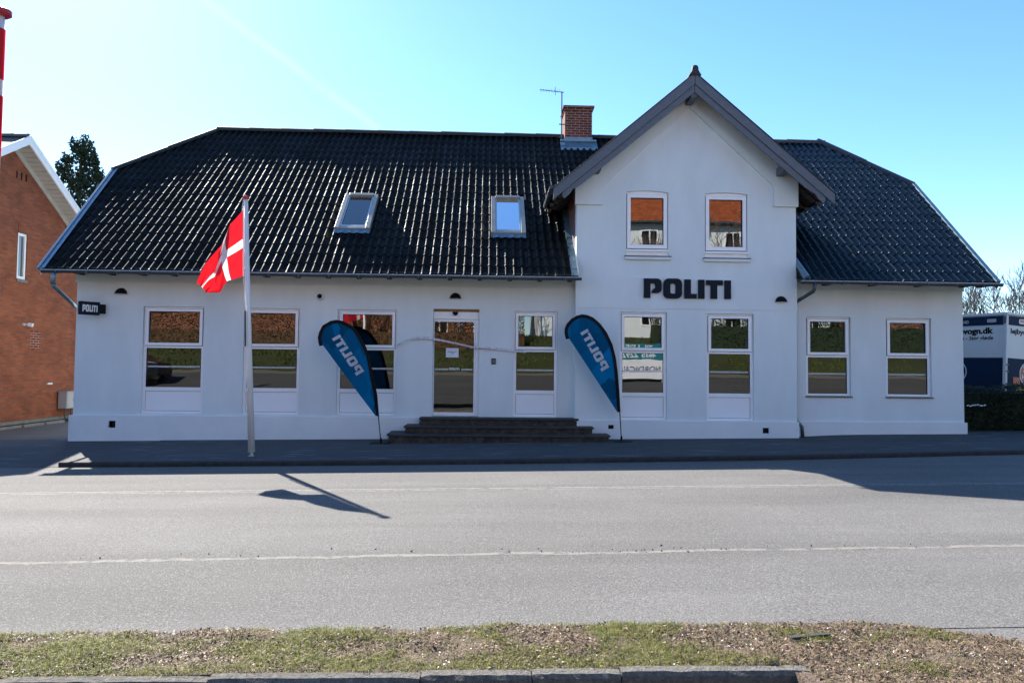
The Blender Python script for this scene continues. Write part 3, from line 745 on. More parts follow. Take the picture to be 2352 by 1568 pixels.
# ------------------------------------------------------------------ windows
def slashes(x0, x1, z, y, skip=None):
    mb = MB(); x = x0+.01
    while x < x1-.02:
        if not (skip and skip[0] < x < skip[1]):
            mb.face([(x, y, z-.020), (x+.014, y, z-.020), (x+.022, y, z+.020), (x+.008, y, z+.020)])
        x += .0245
    return mb
def pane(p, x0, x1, z0, z1, y):
    mb = MB(); mb.face([(x0, y, z0), (x1, y, z0), (x1, y, z1), (x0, y, z1)]); return obj('pane', mb, 'glass', p)
def window(op, Y, zm=2.17, zg=1.255, panel=True, decal=1.735, side=.0):
    x0, x1, z0, z1 = op; yf = Y+.055; D = .075
    a = x0+.028; b = x1-.028; t = z1-.030; zb = z0+.02
    fr = poly_me([rect(x0+.002, x1-.002, z0+.002, z1-.002), rect(a+.045, b-.045, zm+.055, t-.045), rect(a+.038, b-.038, zg+.035, zm-.032)]+([rect(a+.03, b-.03, zb+.03, zg-.05)] if panel else []), D)
    W = link('window', xz(fr, yf+D/2), 'white_frame', st, bevel=.004)
    # opening casement above, proud of the frame
    sash = poly_me([rect(a+.018, b-.018, zm+.022, t-.014), rect(a+.078, b-.078, zm+.082, t-.072)], .05)
    link('sash', xz(sash, yf-.008), 'white_frame', W, bevel=.005)
    gk = poly_me([rect(a+.078, b-.078, zm+.082, t-.072), rect(a+.086, b-.086, zm+.090, t-.080)], .02)
    link('gasket', xz(gk, yf+.012), 'black', W)
    gk = poly_me([rect(a+.010, b-.010, zm+.014, t-.006), rect(a+.017, b-.017, zm+.021, t-.013)], .004)
    link('gasket', xz(gk, yf-.0025), 'black', W)
    pane(W, a+.08, b-.08, zm+.084, t-.074, yf+.02)
    gk = poly_me([rect(a+.037, b-.037, zg+.034, zm-.031), rect(a+.044, b-.044, zg+.041, zm-.038)], .012)
    link('gasket', xz(gk, yf+.010), 'black', W)
    pane(W, a+.036, b-.036, zg+.033, zm-.030, yf+.022)
    obj('glass_film', slashes(a+.05, b-.05, decal, yf+.0195), 'sign_white', W, fix=False)
    if panel:
        link('panel', xz(poly_me([rect(a+.038, b-.038, zb+.038, zg-.058)], .03), yf+.034), 'white_panel', W, bevel=.004)
        link('panel_joint', xz(poly_me([rect(a+.028, b-.028, zb+.028, zg-.048)], .01), yf+.058), 'black', W)
    else:
        mb = MB(); mb.prism([(Y+.06, z0+.004), (Y+.06, z0-.018), (Y-.045, z0-.035), (Y-.045, z0-.018)], lambda a_, b_, d: (d, a_, b_), x0-.02, x1+.02)
        obj('sill', mb, 'gutter_metal', W)
    return W
for o in main_open[:4]: window(o, 0)
for o in g_low: window(o, GYW, zm=2.165, zg=1.235)
for o in wing_open: window(o, 0, zm=2.12, zg=1.24, panel=False, decal=1.72)
def up_window(op):
    x0, x1, z0, z1 = op; Y = GYW; yf = Y+.05; zb = z0+.14
    fr = poly_me([arch(x0+.002, x1-.002, zb, z1-.002), rect(x0+.06, x1-.06, zb+.05, z1-.11)], .07)
    W = link('window', xz(fr, yf+.035), 'white_frame', st, bevel=.004)
    sash = poly_me([rect(x0+.022, x1-.022, zb+.03, z1-.085), rect(x0+.098, x1-.098, zb+.11, z1-.155)], .05)
    link('sash', xz(sash, yf-.012), 'white_frame', W, bevel=.005)
    link('gasket', xz(poly_me([rect(x0+.012, x1-.012, zb+.02, z1-.075), rect(x0+.021, x1-.021, zb+.029, z1-.084)], .004), yf-.003), 'black', W)
    link('gasket', xz(poly_me([rect(x0+.098, x1-.098, zb+.11, z1-.155), rect(x0+.106, x1-.106, zb+.118, z1-.163)], .02), yf+.01), 'black', W)
    pane(W, x0+.10, x1-.10, zb+.112, z1-.157, yf+.02)
    mb = MB(); mb.box(x0-.005, x1+.005, Y-.03, Y+.05, z0+.095, z0+.138); obj('drip_bar', mb, 'white_frame', W, bevel=.006)
    mb = MB(); mb.box(x0+.002, x1-.002, Y+.012, Y+.10, z0+.0, z0+.094); obj('apron', mb, 'white_frame', W)
    mb = MB(); mb.box(x0-.035, x1+.045, Y-.065, Y-.001, z0-.085, z0-.022); obj('sill', mb, 'plaster', W, bevel=.008)
    mb = MB(); mb.box(x0-.045, x1+.055, Y-.078, Y+.0, z0-.021, z0-.002); obj('sill_cover', mb, 'gutter_metal', W)
for o in g_up: up_window(o)

# door
dx0, dx1, dz0, dz1 = main_open[4]
mb = MB(); mb.box(dx0+.002, dx1-.002, .10, .20, 2.845, 3.008); D = obj('door', mb, 'white_frame', st, bevel=.006)
mb = MB(); mb.box(dx0+.002, dx1-.002, .12, .20, 3.012, dz1-.002); obj('head_batten', mb, 'wood_batten', D)
mb = MB(); mb.prism([( -.705+.062*math.cos(R(a)), 3.005+.078*math.sin(R(a))) for a in range(180, 361, 15)], lambda a, b, d: (a, d, b), .055, .098); obj('door_sensor', mb, 'black', D)
fr = poly_me([rect(dx0+.004, dx1-.082, .716, 2.838), rect(dx0+.022, dx1-.112, .79, 2.79)], .045); link('door_leaf', xz(fr, .14), 'white_frame', D, bevel=.004)
mb = MB(); mb.box(dx1-.080, dx1-.002, .09, .20, .716, 2.838); obj('jamb', mb, 'white_frame', D, bevel=.006)
mb = MB(); mb.box(dx0+.002, dx1-.002, .02, .22, .705, .7155); obj('threshold', mb, 'silver', D)
pane(D, dx0+.02, dx1-.11, .788, 2.792, .14)
obj('glass_film', slashes(dx0+.03, dx1-.12, 1.735, .137, skip=(-.865, -.57)), 'sign_white', D, fix=False)
me = politi_me(.001); place(me, (-.835, .136, 1.718), (.235, 0, 0), (0, 0, .24)); link('glass_lettering', me, 'sign_white', D)

# ------------------------------------------------------------------ cross gable roof
def groof(side):
    U = (0, 1, 0) if side < 0 else (0, -1, 0)
    if side < 0: O = (GX-GH, 0, GZE); u0, u1 = GYF+.02, 4.42
    else: O = (GX+GH, 0, GZE); u0, u1 = -4.42, -GYF-.02
    V = Vector((-side, 0, GS)).normalized(); L = math.hypot(GH, GH*GS)
    # N = U x V must point up
    U = Vector(U); 
    if U.cross(V).z < 0: U = -U; u0, u1 = -u1, -u0
    me = roof_me(O, U, V, u0, u1, L, [((0, EY, EZ-.15), Vector((0, ST, -CT)))], seed=11, lift=.018, amp=.02)
    return link('gable_roof', me, 'roof_main' if side < 0 else 'roof_wing', st)
gl_ = groof(-1); gr_ = groof(1)
caps('ridge_cap', (GX, GYF+.08, GZT+.03), (GX, 4.34, GZT+.03), 'ridge_dark', r=.06, L=.42, parent=gl_)
# deck below the tiles + rafters
for s in (-1, 1):
    mb = MB(); a = Vector((GX+s*(GH-.05), 0, GZE-.06+.05*GS)); b = Vector((GX, 0, GZT-.06))
    for k in range(26):
        t0, t1 = k/26, (k+.9)/26
        p, q = a.lerp(b, t0), a.lerp(b, t1)
        mb.prism([(GYF+.02, 0), (3.2, 0), (3.2, .02), (GYF+.02, .02)], lambda yy, h, d, p=p, q=q: (p.x+(q.x-p.x)*d, yy, p.z+(q.z-p.z)*d-h), 0, 1)
    obj('soffit_boards', mb, 'dark_wood', st)
    mb = MB(); wx = gx0 if s < 0 else gx1
    for yy in (-.72, -.22, .35, .95, 1.5, 2.1, 2.7):
        mb = MB()
        L = abs((GX+s*GH)-wx)-.02
        zt = GZE-.085
        pr = [(0, zt+.02), (.10, zt+.03), (L+.05, zt+(L)*GS+.01), (L+.05, zt+L*GS-.16), (L*.62, zt+L*.62*GS-.16), (L*.52, zt+L*.45*GS-.11), (L*.34, zt+L*.30*GS-.13), (L*.22, zt+.02), (.06, zt-.07), (0, zt-.05)]
        mb.prism([(GX+s*(GH-a_), b_) for a_, b_ in pr], lambda a_, b_, d: (a_, d, b_), yy-.035, yy+.035)
        obj('rafter', mb, 'dark_wood', st)
# bargeboards: upper board proud, lower board behind with a scroll end
for s in (-1, 1):
    def bb(o1, o2, r0, r1, y0, y1, name, m, scroll=False):
        p0 = (GX+s*r0, GZT-GS*r0); p1 = (GX+s*r1, GZT-GS*r1)
        poly = [(p0[0], p0[1]-o1), (p1[0], p1[1]-o1), (p1[0], p1[1]-o2), (p0[0], p0[1]-o2)]
        if scroll:
            L = [(r1, -o1), (r1+.03, -o1-.05), (r1-.02, -o2-.0), (r1-.12, -o2+.00), (r1-.20, -o2+.05), (r1-.30, -o2+.02), (r1-.42, -o2)]
            poly = [(p0[0], p0[1]-o1)]+[(GX+s*r, GZT-GS*r+h) for r, h in L]+[(p0[0], p0[1]-o2)]
        mb = MB(); mb.prism(poly, lambda a, b, d: (a, d, b), y0, y1); return obj(name, mb, m, gl_ if s < 0 else gr_, bevel=.004)
    bb(.0, .235, .005, GH+.03, GYF-.045, GYF+.0, 'bargeboard', 'grey_wood')
    bb(.236, .40, .005, GH-.18, GYF-.018, GYF+.018, 'bargeboard', 'grey_wood', True)
    bb(-.022, -.001, .0, GH+.05, GYF-.062, GYF+.03, 'verge_trim', 'ridge_dark')
    mb = MB()   # little gutters of the gable roof
    x = GX+s*(GH+.055); z = GZE-.0
    mb.tube([(x, GYF-.02, z), (x, .95, z)], .055, 10); obj('gutter', mb, 'gutter_metal', gl_ if s < 0 else gr_, smooth=True)
mb = MB(); mb.prism([(GX-.13, GZT-.05), (GX+.13, GZT-.05), (GX+.085, GZT+.02), (GX+.066, GZT+.06), (GX+.066, GZT+.10), (GX+.05, GZT+.145), (GX+.02, GZT+.162), (GX-.02, GZT+.162), (GX-.05, GZT+.145), (GX-.066, GZT+.10), (GX-.066, GZT+.06), (GX-.085, GZT+.02)], lambda a, b, d: (a, d, b), GYF-.07, GYF+.02)
obj('ridge_end', mb, 'ridge_dark', gl_)
def purlin(x, z, w_=.14, h=.17):
    mb = MB(); n = 10
    pr = [(GYW, z+h/2), (GYF+.03, z+h/2), (GYF+.02, z+.02), (GYF+.05, z-.05), (GYF+.13, z-h/2+.005), (GYF+.22, z-h/2), (GYW, z-h/2)]
    mb.prism(pr, lambda a, b, d: (d, a, b), x-w_/2, x+w_/2); obj('purlin', mb, 'grey_wood', st, bevel=.01)
purlin(GX, GZT-.44); purlin(gx0+.40, zr(gx0+.40)-.17, .16); purlin(gx1-.38, zr(gx1-.38)-.17, .16)
# flashing between brick side wall and main roof, left; and on the right
mb = MB()
for k in range(11):
    v0_, v1_ = .0+k*.26, .0+k*.26+.275
    p0 = vpt(gx0-.14, v0_, .045); p1 = vpt(gx0-.001, v0_, .05); q0 = vpt(gx0-.14, v1_, .04); q1 = vpt(gx0-.001, v1_, .045)
    mb.face([p0, p1, q1, q0]); up = Vector((0, 0, .10)); mb.face([p1, p1+up, q1+up, q1]); mb.face([p0, p1, p1-Vector((0, 0, .02)), p0-Vector((0, 0, .02))])
obj('wall_flashing', mb, 'zinc', rf)
mb = MB()
mb.tube([vpt(gx1+.06, -.02, .06), vpt(gx1+.05, .75, .05)], [.075, .05], 8); mb.face([vpt(gx1, .4, .05), vpt(gx1+.10, .4, .05), vpt(gx1+.08, 2.6, .05), vpt(gx1, 2.6, .05)])
obj('wall_flashing', mb, 'zinc', rfw)

# chimney
mb = MB(); mb.box(2.17, 2.95, 4.40, 5.12, 7.6, 9.21); ch = obj('chimney', mb, 'brick_chimney', st)
mb = MB(); mb.box(2.145, 2.975, 4.375, 5.145, 9.21, 9.265); mb.box(2.11, 3.01, 4.34, 5.18, 9.265, 9.33); obj('chimney_cap', mb, 'brick_chimney', ch, bevel=.006)
mb = MB(); mb.box(2.155, 2.965, 4.385, 5.135, 7.75, 8.42); obj('chimney_collar', mb, 'zinc', ch, bevel=.006)
mb = MB()
pf = lambda x, y, h: (x, y, EZ+(y-EY)*KP+h)
mb.face([pf(2.03, 4.16, .06), pf(3.08, 4.16, .06), pf(3.08, 4.42, .09), pf(2.03, 4.42, .09)]); mb.face([pf(2.03, 4.16, .06), pf(3.08, 4.16, .06), pf(3.08, 4.155, -.01), pf(2.03, 4.155, -.01)])
mb.bar(pf(2.04, 4.37, .14), pf(3.07, 4.37, .14), .05); mb.box(2.03, 2.16, 4.26, 4.95, 8.10, 8.22)
obj('chimney_flashing', mb, 'zinc', ch)
# skylights
def skylight(x0, x1, va, vb):
    fr = MB(); n0 = .10
    def P(x, v, n): return vpt(x, v, n)
    def bx(xa, xb, v0_, v1_, na, nb, m_):
        i = len(m_.v)
        m_.v += [tuple(P(x, v, n)) for n in (na, nb) for v in (v0_, v1_) for x in (xa, xb)]
        m_.f += [tuple(i+k for k in q_) for q_ in ((0, 2, 3, 1), (4, 5, 7, 6), (0, 1, 5, 4), (2, 6, 7, 3), (0, 4, 6, 2), (1, 3, 7, 5))]
    f = .105
    bx(x0, x0+f, va, vb, -.05, n0, fr); bx(x1-f, x1, va, vb, -.05, n0, fr); bx(x0+f+.001, x1-f-.001, va, va+.10, -.05, n0-.012, fr); bx(x0+f+.001, x1-f-.001, vb-.10, vb, -.05, n0+.03, fr)
    S = obj('skylight', fr, 'brass_frame', st, bevel=.006)
    i2 = MB(); g_ = .032
    bx(x0+f+.002, x0+f+g_, va+.102, vb-.102, .0, n0-.015, i2); bx(x1-f-g_, x1-f-.002, va+.102, vb-.102, .0, n0-.015, i2); bx(x0+f+g_+.001, x1-f-g_-.001, va+.102, va+.15, .0, n0-.018, i2)
    obj('sash', i2, 'zinc_pale', S)
    bxm = MB(); bx(x0+f+.01, x1-f-.01, va+.10, vb-.11, -.06, .0, bxm); obj('skylight_well', bxm, 'black', S)
    p = MB(); p.face([P(x0+f+g_, va+.151, .055), P(x1-f-g_, va+.151, .055), P(x1-f-g_, vb-.103, .055), P(x0+f+g_, vb-.103, .055)]); obj('pane', p, 'glass', S)
    ap = MB(); n = 40
    for k in range(n):
        xa, xb = x0-.0+(x1-x0)*k/n, x0+(x1-x0)*(k+1)/n
        h = lambda x: .045+.022*math.cos(2*math.pi*(x-XU)/PITCH)
        l = lambda x: -.145-.02*math.cos(2*math.pi*(x-XU)/PITCH)
        ap.face([P(xa, va+.01, .065), P(xb, va+.01, .065), P(xb, va+l(xb), h(xb)), P(xa, va+l(xa), h(xa))])
    obj('apron_flashing', ap, 'zinc', S)
vv = lambda y: (y-EY)/CT
skylight(-3.515, -2.71, vv(.64), vv(1.857)); skylight(.070, .872, vv(.574), vv(1.866))

# ------------------------------------------------------------------ things on the building
stp = empty('stone_steps', (.3, -.5, .2), 'dark stone steps, three treads, in front of the glass door', 'steps')
def tread(x0, x1, y0, z1, z0, cut=0, name='step'):
    g = .03
    def pl(o): return [(x0-o, -.0), (x0-o-cut*.0, -.0), (x0-o+0, y0-o+cut), (x0-o+cut, y0-o), (x1+o-cut, y0-o), (x1+o, y0-o+cut), (x1+o, -.0)] if cut else [(x0-o, 0), (x0-o, y0-o), (x1+o, y0-o), (x1+o, 0)]
    a = MB(); a.prism([(p, q_-.001) for p, q_ in pl(0)], lambda a_, b_, d: (a_, b_, d), z0, z1-.045); obj('riser', a, 'stone', stp, bevel=.008)
    a = MB(); a.prism([(p, q_-.001) for p, q_ in pl(.03)], lambda a_, b_, d: (a_, b_, d), z1-.044, z1); obj('tread', a, 'stone_tread', stp, bevel=.01)
tread(-1.40, 1.965, -.345, .700, .50); tread(-1.69, 2.25, -.64, .545, .35); tread(-2.02, 2.58, -.94, .392, .05, cut=.16)

def half_lamp(x, z, y, label):
    L = empty('wall_lamp', (x, y, z), label, 'wall lamp', 'black half round lamps on the facade')
    mb = MB(); n = 14; r = .125
    for i in range(n+1):
        a = math.pi*i/n
        for j in range(7):
            t = math.pi/2*j/6; mb.v.append((x+r*math.cos(a)*1.0, y-.002-.11*math.sin(a)**.5*math.sin(t) if 0 < a < math.pi else y-.002, z+r*1.06*math.sin(a)*math.cos(t)))
    for i in range(n):
        for j in range(6): mb.f.append((i*7+j, i*7+j+1, (i+1)*7+j+1, (i+1)*7+j))
    obj('shade', mb, 'black', L, smooth=True)
    mb = MB(); mb.face([(x+.118*math.cos(math.pi*i/12), y-.004-.10*math.sin(math.pi*i/12), z+.002) for i in range(13)]); mb.box(x-.12, x+.12, y-.006, y-.001, z, z+.05); obj('diffuser', mb, 'sign_white', L)
half_lamp(-7.937, 3.295, 0, 'black half round wall lamp above the leftmost window')
half_lamp(-.705, 3.290, 0, 'black half round wall lamp above the entrance door')
half_lamp(6.448, 3.281, GYW-.01, 'black half round wall lamp right of the big lettering')

# POLITI lettering: one sign of six letters
sg = empty('lettering_sign', (4.366, GYW-.03, 3.33), 'large dark raised letters reading POLITI on the gable wall', 'sign')
for ps in politi():
    s = 1.917/617; sv = .425/137
    me = poly_me([[(3.408+a*s, 3.332+b*sv) for a, b in p] for p in ps], .04); xz(me, GYW-.042)
    link('letter', me, 'navy_sign', sg, bevel=.003)
# projecting box sign at the left corner
bs = empty('box_sign', (-8.60, -.20, 2.82), 'small dark projecting box sign with white POLITI at the left corner', 'sign')
a0 = Vector((-8.60, -.42, 2.955)); a1 = Vector((-8.33, -.13, 2.955)); dd = (a1-a0); cU = dd.normalized(); cN = Vector((cU.y, -cU.x, 0)) # faces camera-left
mb = MB(); mb.obox((a0+a1)/2-cN*(.0), cU*dd.length/2, cN*.05, Vector((0, 0, .14))); obj('case', mb, 'navy_sign', bs, bevel=.01)
mb = MB(); mb.obox(a1+cU*.05, cU*.07, cN*.03, Vector((0, 0, .10))); obj('bracket', mb, 'black', bs)
me = politi_me(.004); place(me, a0+cU*.055+cN*.0535+Vector((0, 0, -.075)), cU*.29, (0, 0, .66)); link('lettering', me, 'sign_white', bs)

# dome camera
dc = empty('dome_camera', (-3.657, 0, 3.23), 'small white dome security camera between second and third window', 'security camera')
mb = MB(); mb.tube([(-3.66, -.001, 3.30), (-3.66, -.05, 3.30), (-3.66, -.065, 3.30)], [.088, .085, .07], 20); obj('housing', mb, 'camera_white', dc, smooth=False, bevel=.004)
mb = MB()
for i in range(13):
    for j in range(6):
        a = 2*math.pi*i/12; t = math.pi/2*j/5; mb.v.append((-3.66+.052*math.cos(a)*math.cos(t), -.066-.05*math.sin(t), 3.30+.052*math.sin(a)*math.cos(t)))
for i in range(12):
    for j in range(5): mb.f.append((i*6+j, i*6+j+1, i*6+6+j+1, i*6+6+j))
obj('lens_dome', mb, 'black', dc, smooth=True)
# keypad
kp = empty('keypad', (.155, 0, 1.86), 'black door keypad on the wall right of the entrance', 'keypad')
mb = MB(); mb.box(.108, .202, -.028, -.001, 1.860, 1.985); obj('housing', mb, 'black', kp, bevel=.006)
mb = MB()
for i in range(3):
    for j in range(4): mb.box(.130+i*.020, .143+i*.020, -.032, -.0285, 1.885+j*.021, 1.898+j*.021)
obj('keys', mb, 'cabinet_grey', kp)
# notice on door
mb = MB(); mb.box(-.905, -.625, .131, .1325, 2.0, 2.205); nt_ = obj('paper_notice', mb, 'paper'); tag(nt_, 'white paper notice taped to the glass of the entrance door', 'notice')
ln = [("Midlertidigt lukket", .026, 2.118), ("kl. 8.00", .026, 2.083)]
for s_, sz, z in ln:
    me = text_me(s_, sz, .0005, bold=.0008, align='CENTER'); place(me, (-.765, .1303, z), (1, 0, 0), (0, 0, 1)); link('printed_line', me, 'ink', nt_)
# antenna
an = empty('television_antenna', (2.08, 4.46, 8.2), 'thin television antenna on a mast beside the brick chimney', 'antenna')
mb = MB(); mb.tube([(2.08, 4.46, 8.15), (2.08, 4.46, 9.76)], .019, 8); obj('mast', mb, 'gutter_metal', an)
mb = MB(); mb.tube([(2.14, 4.46, 9.74), (1.44, 4.34, 9.755)], .011, 6)
for k in range(8):
    x = 1.47+k*.078; mb.tube([(x-.02, 4.28, 9.755), (x+.02, 4.50, 9.755)], .005, 4)
mb.tube([(1.87, 4.26, 9.71), (1.91, 4.60, 9.81)], .009, 4); mb.tube([(1.87, 4.26, 9.81), (1.91, 4.60, 9.71)], .009, 4)
obj('boom', mb, 'gutter_metal', an)
for z in (8.42, 8.80): obj('mast_bracket', MB().bar((2.0, 4.44, z), (2.18, 4.44, z), .025), 'gutter_metal', an)
# police tape
pts = [(-2.02, 2.165), (-1.93, 2.262), (-1.77, 2.355), (-1.61, 2.40), (-1.382, 2.418), (-1.19, 2.395), (-.957, 2.355), (-.629, 2.288), (-.301, 2.222), (-.15, 2.215), (.066, 2.21), (.34, 2.185), (.559, 2.160), (.72, 2.150), (.86, 2.143)]
mb = MB(); N_ = 120
def samp(t):
    k = t*(len(pts)-1); i = min(int(k), len(pts)-2); f = k-i; a, b = pts[i], pts[i+1]
    p0 = pts[max(i-1, 0)]; p3 = pts[min(i+2, len(pts)-1)]
    return [.5*((2*a[j])+(-p0[j]+b[j])*f+(2*p0[j]-5*a[j]+4*b[j]-p3[j])*f*f+(-p0[j]+3*a[j]-3*b[j]+p3[j])*f**3) for j in (0, 1)]
for k in range(N_+1):
    x, z = samp(k/N_); t = k/N_; tw = 1.25*math.exp(-((t-.14)/.07)**2)+.5*math.sin(t*9)
    hw = .029*(.35 if t < .03 else 1); c, s = math.cos(tw)*hw, math.sin(tw)*hw
    y = -.035-.02*math.sin(t*7)**2 if .1 < t < .9 else -.03
    mb.v += [(x, y-s, z-c*.95), (x, y, z), (x, y+s*.5, z+c*.95)]
for k in range(N_):
    for j in range(2): mb.f.append((k*3+j, k*3+j+1, k*3+4+j, k*3+3+j))
tp = obj('barrier_tape', mb, 'tape', smooth=True); so_ = tp.modifiers.new('s', 'SOLIDIFY'); so_.thickness = .001
tag(tp, 'slack white and red barrier tape strung across the entrance door', 'barrier tape')

# ------------------------------------------------------------------ beach flags
B1 = [(-2.205, .747), (-2.244, 1.193), (-2.31, 1.501), (-2.411, 1.994), (-2.508, 2.21), (-2.603, 2.395), (-2.729, 2.564), (-2.854, 2.64), (-2.978, 2.7), (-3.101, 2.72), (-3.223, 2.697), (-3.375, 2.602), (-3.44, 2.478), (-3.462, 2.354), (-3.444, 2.261), (-3.421, 2.184)]
B2 = [(2.809, .858), (2.779, 1.289), (2.736, 1.721), (2.697, 2.022), (2.629, 2.286), (2.514, 2.53), (2.381, 2.717), (2.228, 2.847), (2.114, 2.893), (2.001, 2.911), (1.887, 2.881), (1.774, 2.813), (1.68, 2.708), (1.639, 2.614), (1.634, 2.519), (1.664, 2.388)]
def spline(p, n=5):
    r = []
    for i in range(len(p)-1):
        a, b = p[i], p[i+1]; p0 = p[max(i-1, 0)]; p3 = p[min(i+2, len(p)-1)]
        for k in range(n):
            f = k/n; r.append(tuple(.5*((2*a[j])+(-p0[j]+b[j])*f+(2*p0[j]-5*a[j]+4*b[j]-p3[j])*f*f+(-p0[j]+3*a[j]-3*b[j]+p3[j])*f**3) for j in (0, 1)))
    return r+[p[-1]]
def beach_flag(pts, base, Y, tp0, tp1, label):
    F = empty('feather_flag', (base[0], Y, base[1]), label, 'feather flag', 'blue feather flags beside the entrance steps')
    o = spline(pts, 9); n = len(o); cx = sum(p[0] for p in o)/n; 
    w_ = .062; inn = []
    for i, p in enumerate(o):
        a, b = o[max(i-1, 0)], o[min(i+1, n-1)]; t = Vector((b[0]-a[0], b[1]-a[1])).normalized(); nn = Vector((-t.y, t.x))
        ww = w_*(1-.25*(1 if i < 4 else 0)); inn.append((p[0]+nn.x*ww, p[1]+nn.y*ww))
    # bow of the cloth in depth
    def yy(x, z):
        s = (z-pts[0][1])/2; return Y-.05*math.sin(s*3.1)+.012*math.sin(x*17+z*9)*min(1, max(0, s*2))
    mb = MB()
    for (a, b) in zip(o, inn): mb.v += [(a[0], yy(*a)-.012, a[1]), (b[0], yy(*b)-.012, b[1]), (b[0], yy(*b)+.014, b[1]), (a[0], yy(*a)+.014, a[1])]
    for i in range(n-1):
        for j in range(4): mb.f.append((i*4+j, i*4+(j+1) % 4, i*4+4+(j+1) % 4, i*4+4+j))
    mb.f.append((0, 1, 2, 3)); k = (n-1)*4; mb.f.append((k, k+1, k+2, k+3))
    obj('pole_sleeve', mb, 'black', F, smooth=False)
    # cloth: fan of strips between inner curve and the straight free edge
    A, Bp = Vector(inn[0]), Vector(inn[-1]); mb = MB(); cols = 16
    for i, p in enumerate(inn):
        t = i/(n-1); 
        # target on free edge
        e_ = Vector(o[0])*(1-t)+Vector(inn[-1])*t if False else A.lerp(Bp, min(1, t**.8))
        # free edge has slight inward sag
        for j in range(cols+1):
            s = j/cols; q = Vector(p).lerp(e_, s)
            mb.v.append((q.x, yy(q.x, q.y), q.y))
    for i in range(n-1):
        for j in range(cols): mb.f.append((i*(cols+1)+j, i*(cols+1)+j+1, (i+1)*(cols+1)+j+1, (i+1)*(cols+1)+j))
    mb.f = [f for f in mb.f]
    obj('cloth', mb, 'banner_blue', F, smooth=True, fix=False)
    # lettering (seen from the back: mirrored, reading upwards)
    P0, P1 = Vector(tp0), Vector(tp1); d = P1-P0; up = Vector((.160, .095))
    me = politi_me(.001)
    b = bmesh.new(); b.from_mesh(me); bmesh.ops.subdivide_edges(b, edges=b.edges, cuts=1); b.to_mesh(me); b.free()
    for v in me.vertices:
        q = P0+d*v.co.x+up*(v.co.y*617/137); v.co = Vector((q.x, yy(q.x, q.y)-.010, q.y))
    link('lettering', me, 'sign_white', F)
    mb = MB(); p0 = pts[0]; mb.tube([(base[0], Y, base[1]+.02), (p0[0]-.005, Y, p0[1])]+[(p[0]-.0, yy(*p), p[1]) for p in o[::9]], .011, 6); obj('pole', mb, 'black', F)
    mb = MB(); mb.tube([(p0[0]-.03, Y-.01, p0[1]+.02), (base[0]-.035, Y-.012, base[1]+.12)], .0025, 4); mb.box(p0[0]-.045, p0[0]-.02, Y-.02, Y, p0[1]-.06, p0[1]+.02); obj('cord', mb, 'sign_white', F)
    mb = MB(); z = gz(base[0]); mb.box(base[0]-.20, base[0]+.20, Y-.20, Y+.20, z+.001, z+.012); obj('base_plate', mb, 'black', F, bevel=.003)
    mb = MB(); mb.tube([(base[0], Y, z+.012), (base[0], Y, z+.10)], .022, 8); obj('spigot', mb, 'black', F)
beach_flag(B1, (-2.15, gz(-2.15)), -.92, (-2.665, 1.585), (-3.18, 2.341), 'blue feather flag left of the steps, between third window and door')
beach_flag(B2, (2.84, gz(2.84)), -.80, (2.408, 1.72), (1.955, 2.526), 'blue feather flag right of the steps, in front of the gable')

# ------------------------------------------------------------------ flagpole with flag
fp = empty('flagpole', (-4.08, -3.03, .19), 'white flagpole with small Danish flag at the pavement edge', 'flagpole')
mb = MB(); mb.tube([(-4.085, -3.03, .26), (-4.20, -3.03, 2.6), (-4.292, -3.03, 4.70)], [.058, .047, .034], 14); obj('pole', mb, 'pole_white', fp, smooth=True)
mb = MB(); mb.tube([(-4.08, -3.03, .185), (-4.085, -3.03, .27)], .032, 10); mb.box(-4.13, -4.03, -3.08, -2.98, .182, .20); obj('pole_foot', mb, 'silver', fp)
mb = MB(); mb.tube([(-4.293, -3.03, 4.70), (-4.294, -3.03, 4.715), (-4.294, -3.03, 4.75), (-4.294, -3.03, 4.765), (-4.294, -3.03, 4.775)], [.045, .058, .058, .045, .015], 14); obj('cap', mb, 'cap_red', fp)
mb = MB(); mb.tube([(-4.325, -3.05, 4.72), (-4.345, -3.06, 4.55), (-4.30, -3.06, 3.35), (-4.20, -3.10, 2.55), (-4.15, -3.10, 1.3)], .004, 4); mb.tube([(-4.33, -3.06, 4.70), (-4.24, -3.10, 2.6), (-4.165, -3.10, 1.3)], .003, 4)
obj('halyard', mb, 'pole_white', fp)
mb = MB(); mb.tube([(-4.235, -3.095, 2.72), (-4.215, -3.10, 2.1)], .012, 6); obj('cleat', mb, 'black', fp)
# flag cloth
A_ = [(-4.325, 4.50), (-4.43, 4.335), (-4.551, 4.17), (-4.65, 4.04), (-4.745, 3.90), (-4.85, 3.70), (-4.945, 3.50), (-5.045, 3.185)]
B_ = [(-4.290, 3.338), (-4.375, 3.298), (-4.46, 3.262), (-4.545, 3.225), (-4.64, 3.165), (-4.74, 3.066), (-4.84, 3.045), (-4.925, 3.032)]
As, Bs = spline(A_, 10), spline(B_, 10); nu = len(As); nv = 60
V_ = []; mats = []; F_ = []
for i in range(nu):
    u = i/(nu-1)
    for j in range(nv+1):
        v = j/nv
        a, b = Vector(As[i]), Vector(Bs[i]); p = a.lerp(b, v)
        mid_ = 4*v*(1-v)
        # cloth sags towards lower-left in the middle
        p.x += -.03*mid_*u*(1-u)*4; p.y += .01*mid_*u
        dx = max(0, -4.31-p.x); f0 = .20+.10*math.sin(v*3.0)
        y = -3.06-.55*min(dx, f0)+1.25*max(0, dx-f0)*(1 if dx-f0 < .22 else .22/(dx-f0))-.9*max(0, dx-f0-.22)+.03*math.sin(11*v+6*u)*u+.02*math.sin(23*v-9*u)*u
        V_.append((p.x, y, p.y))
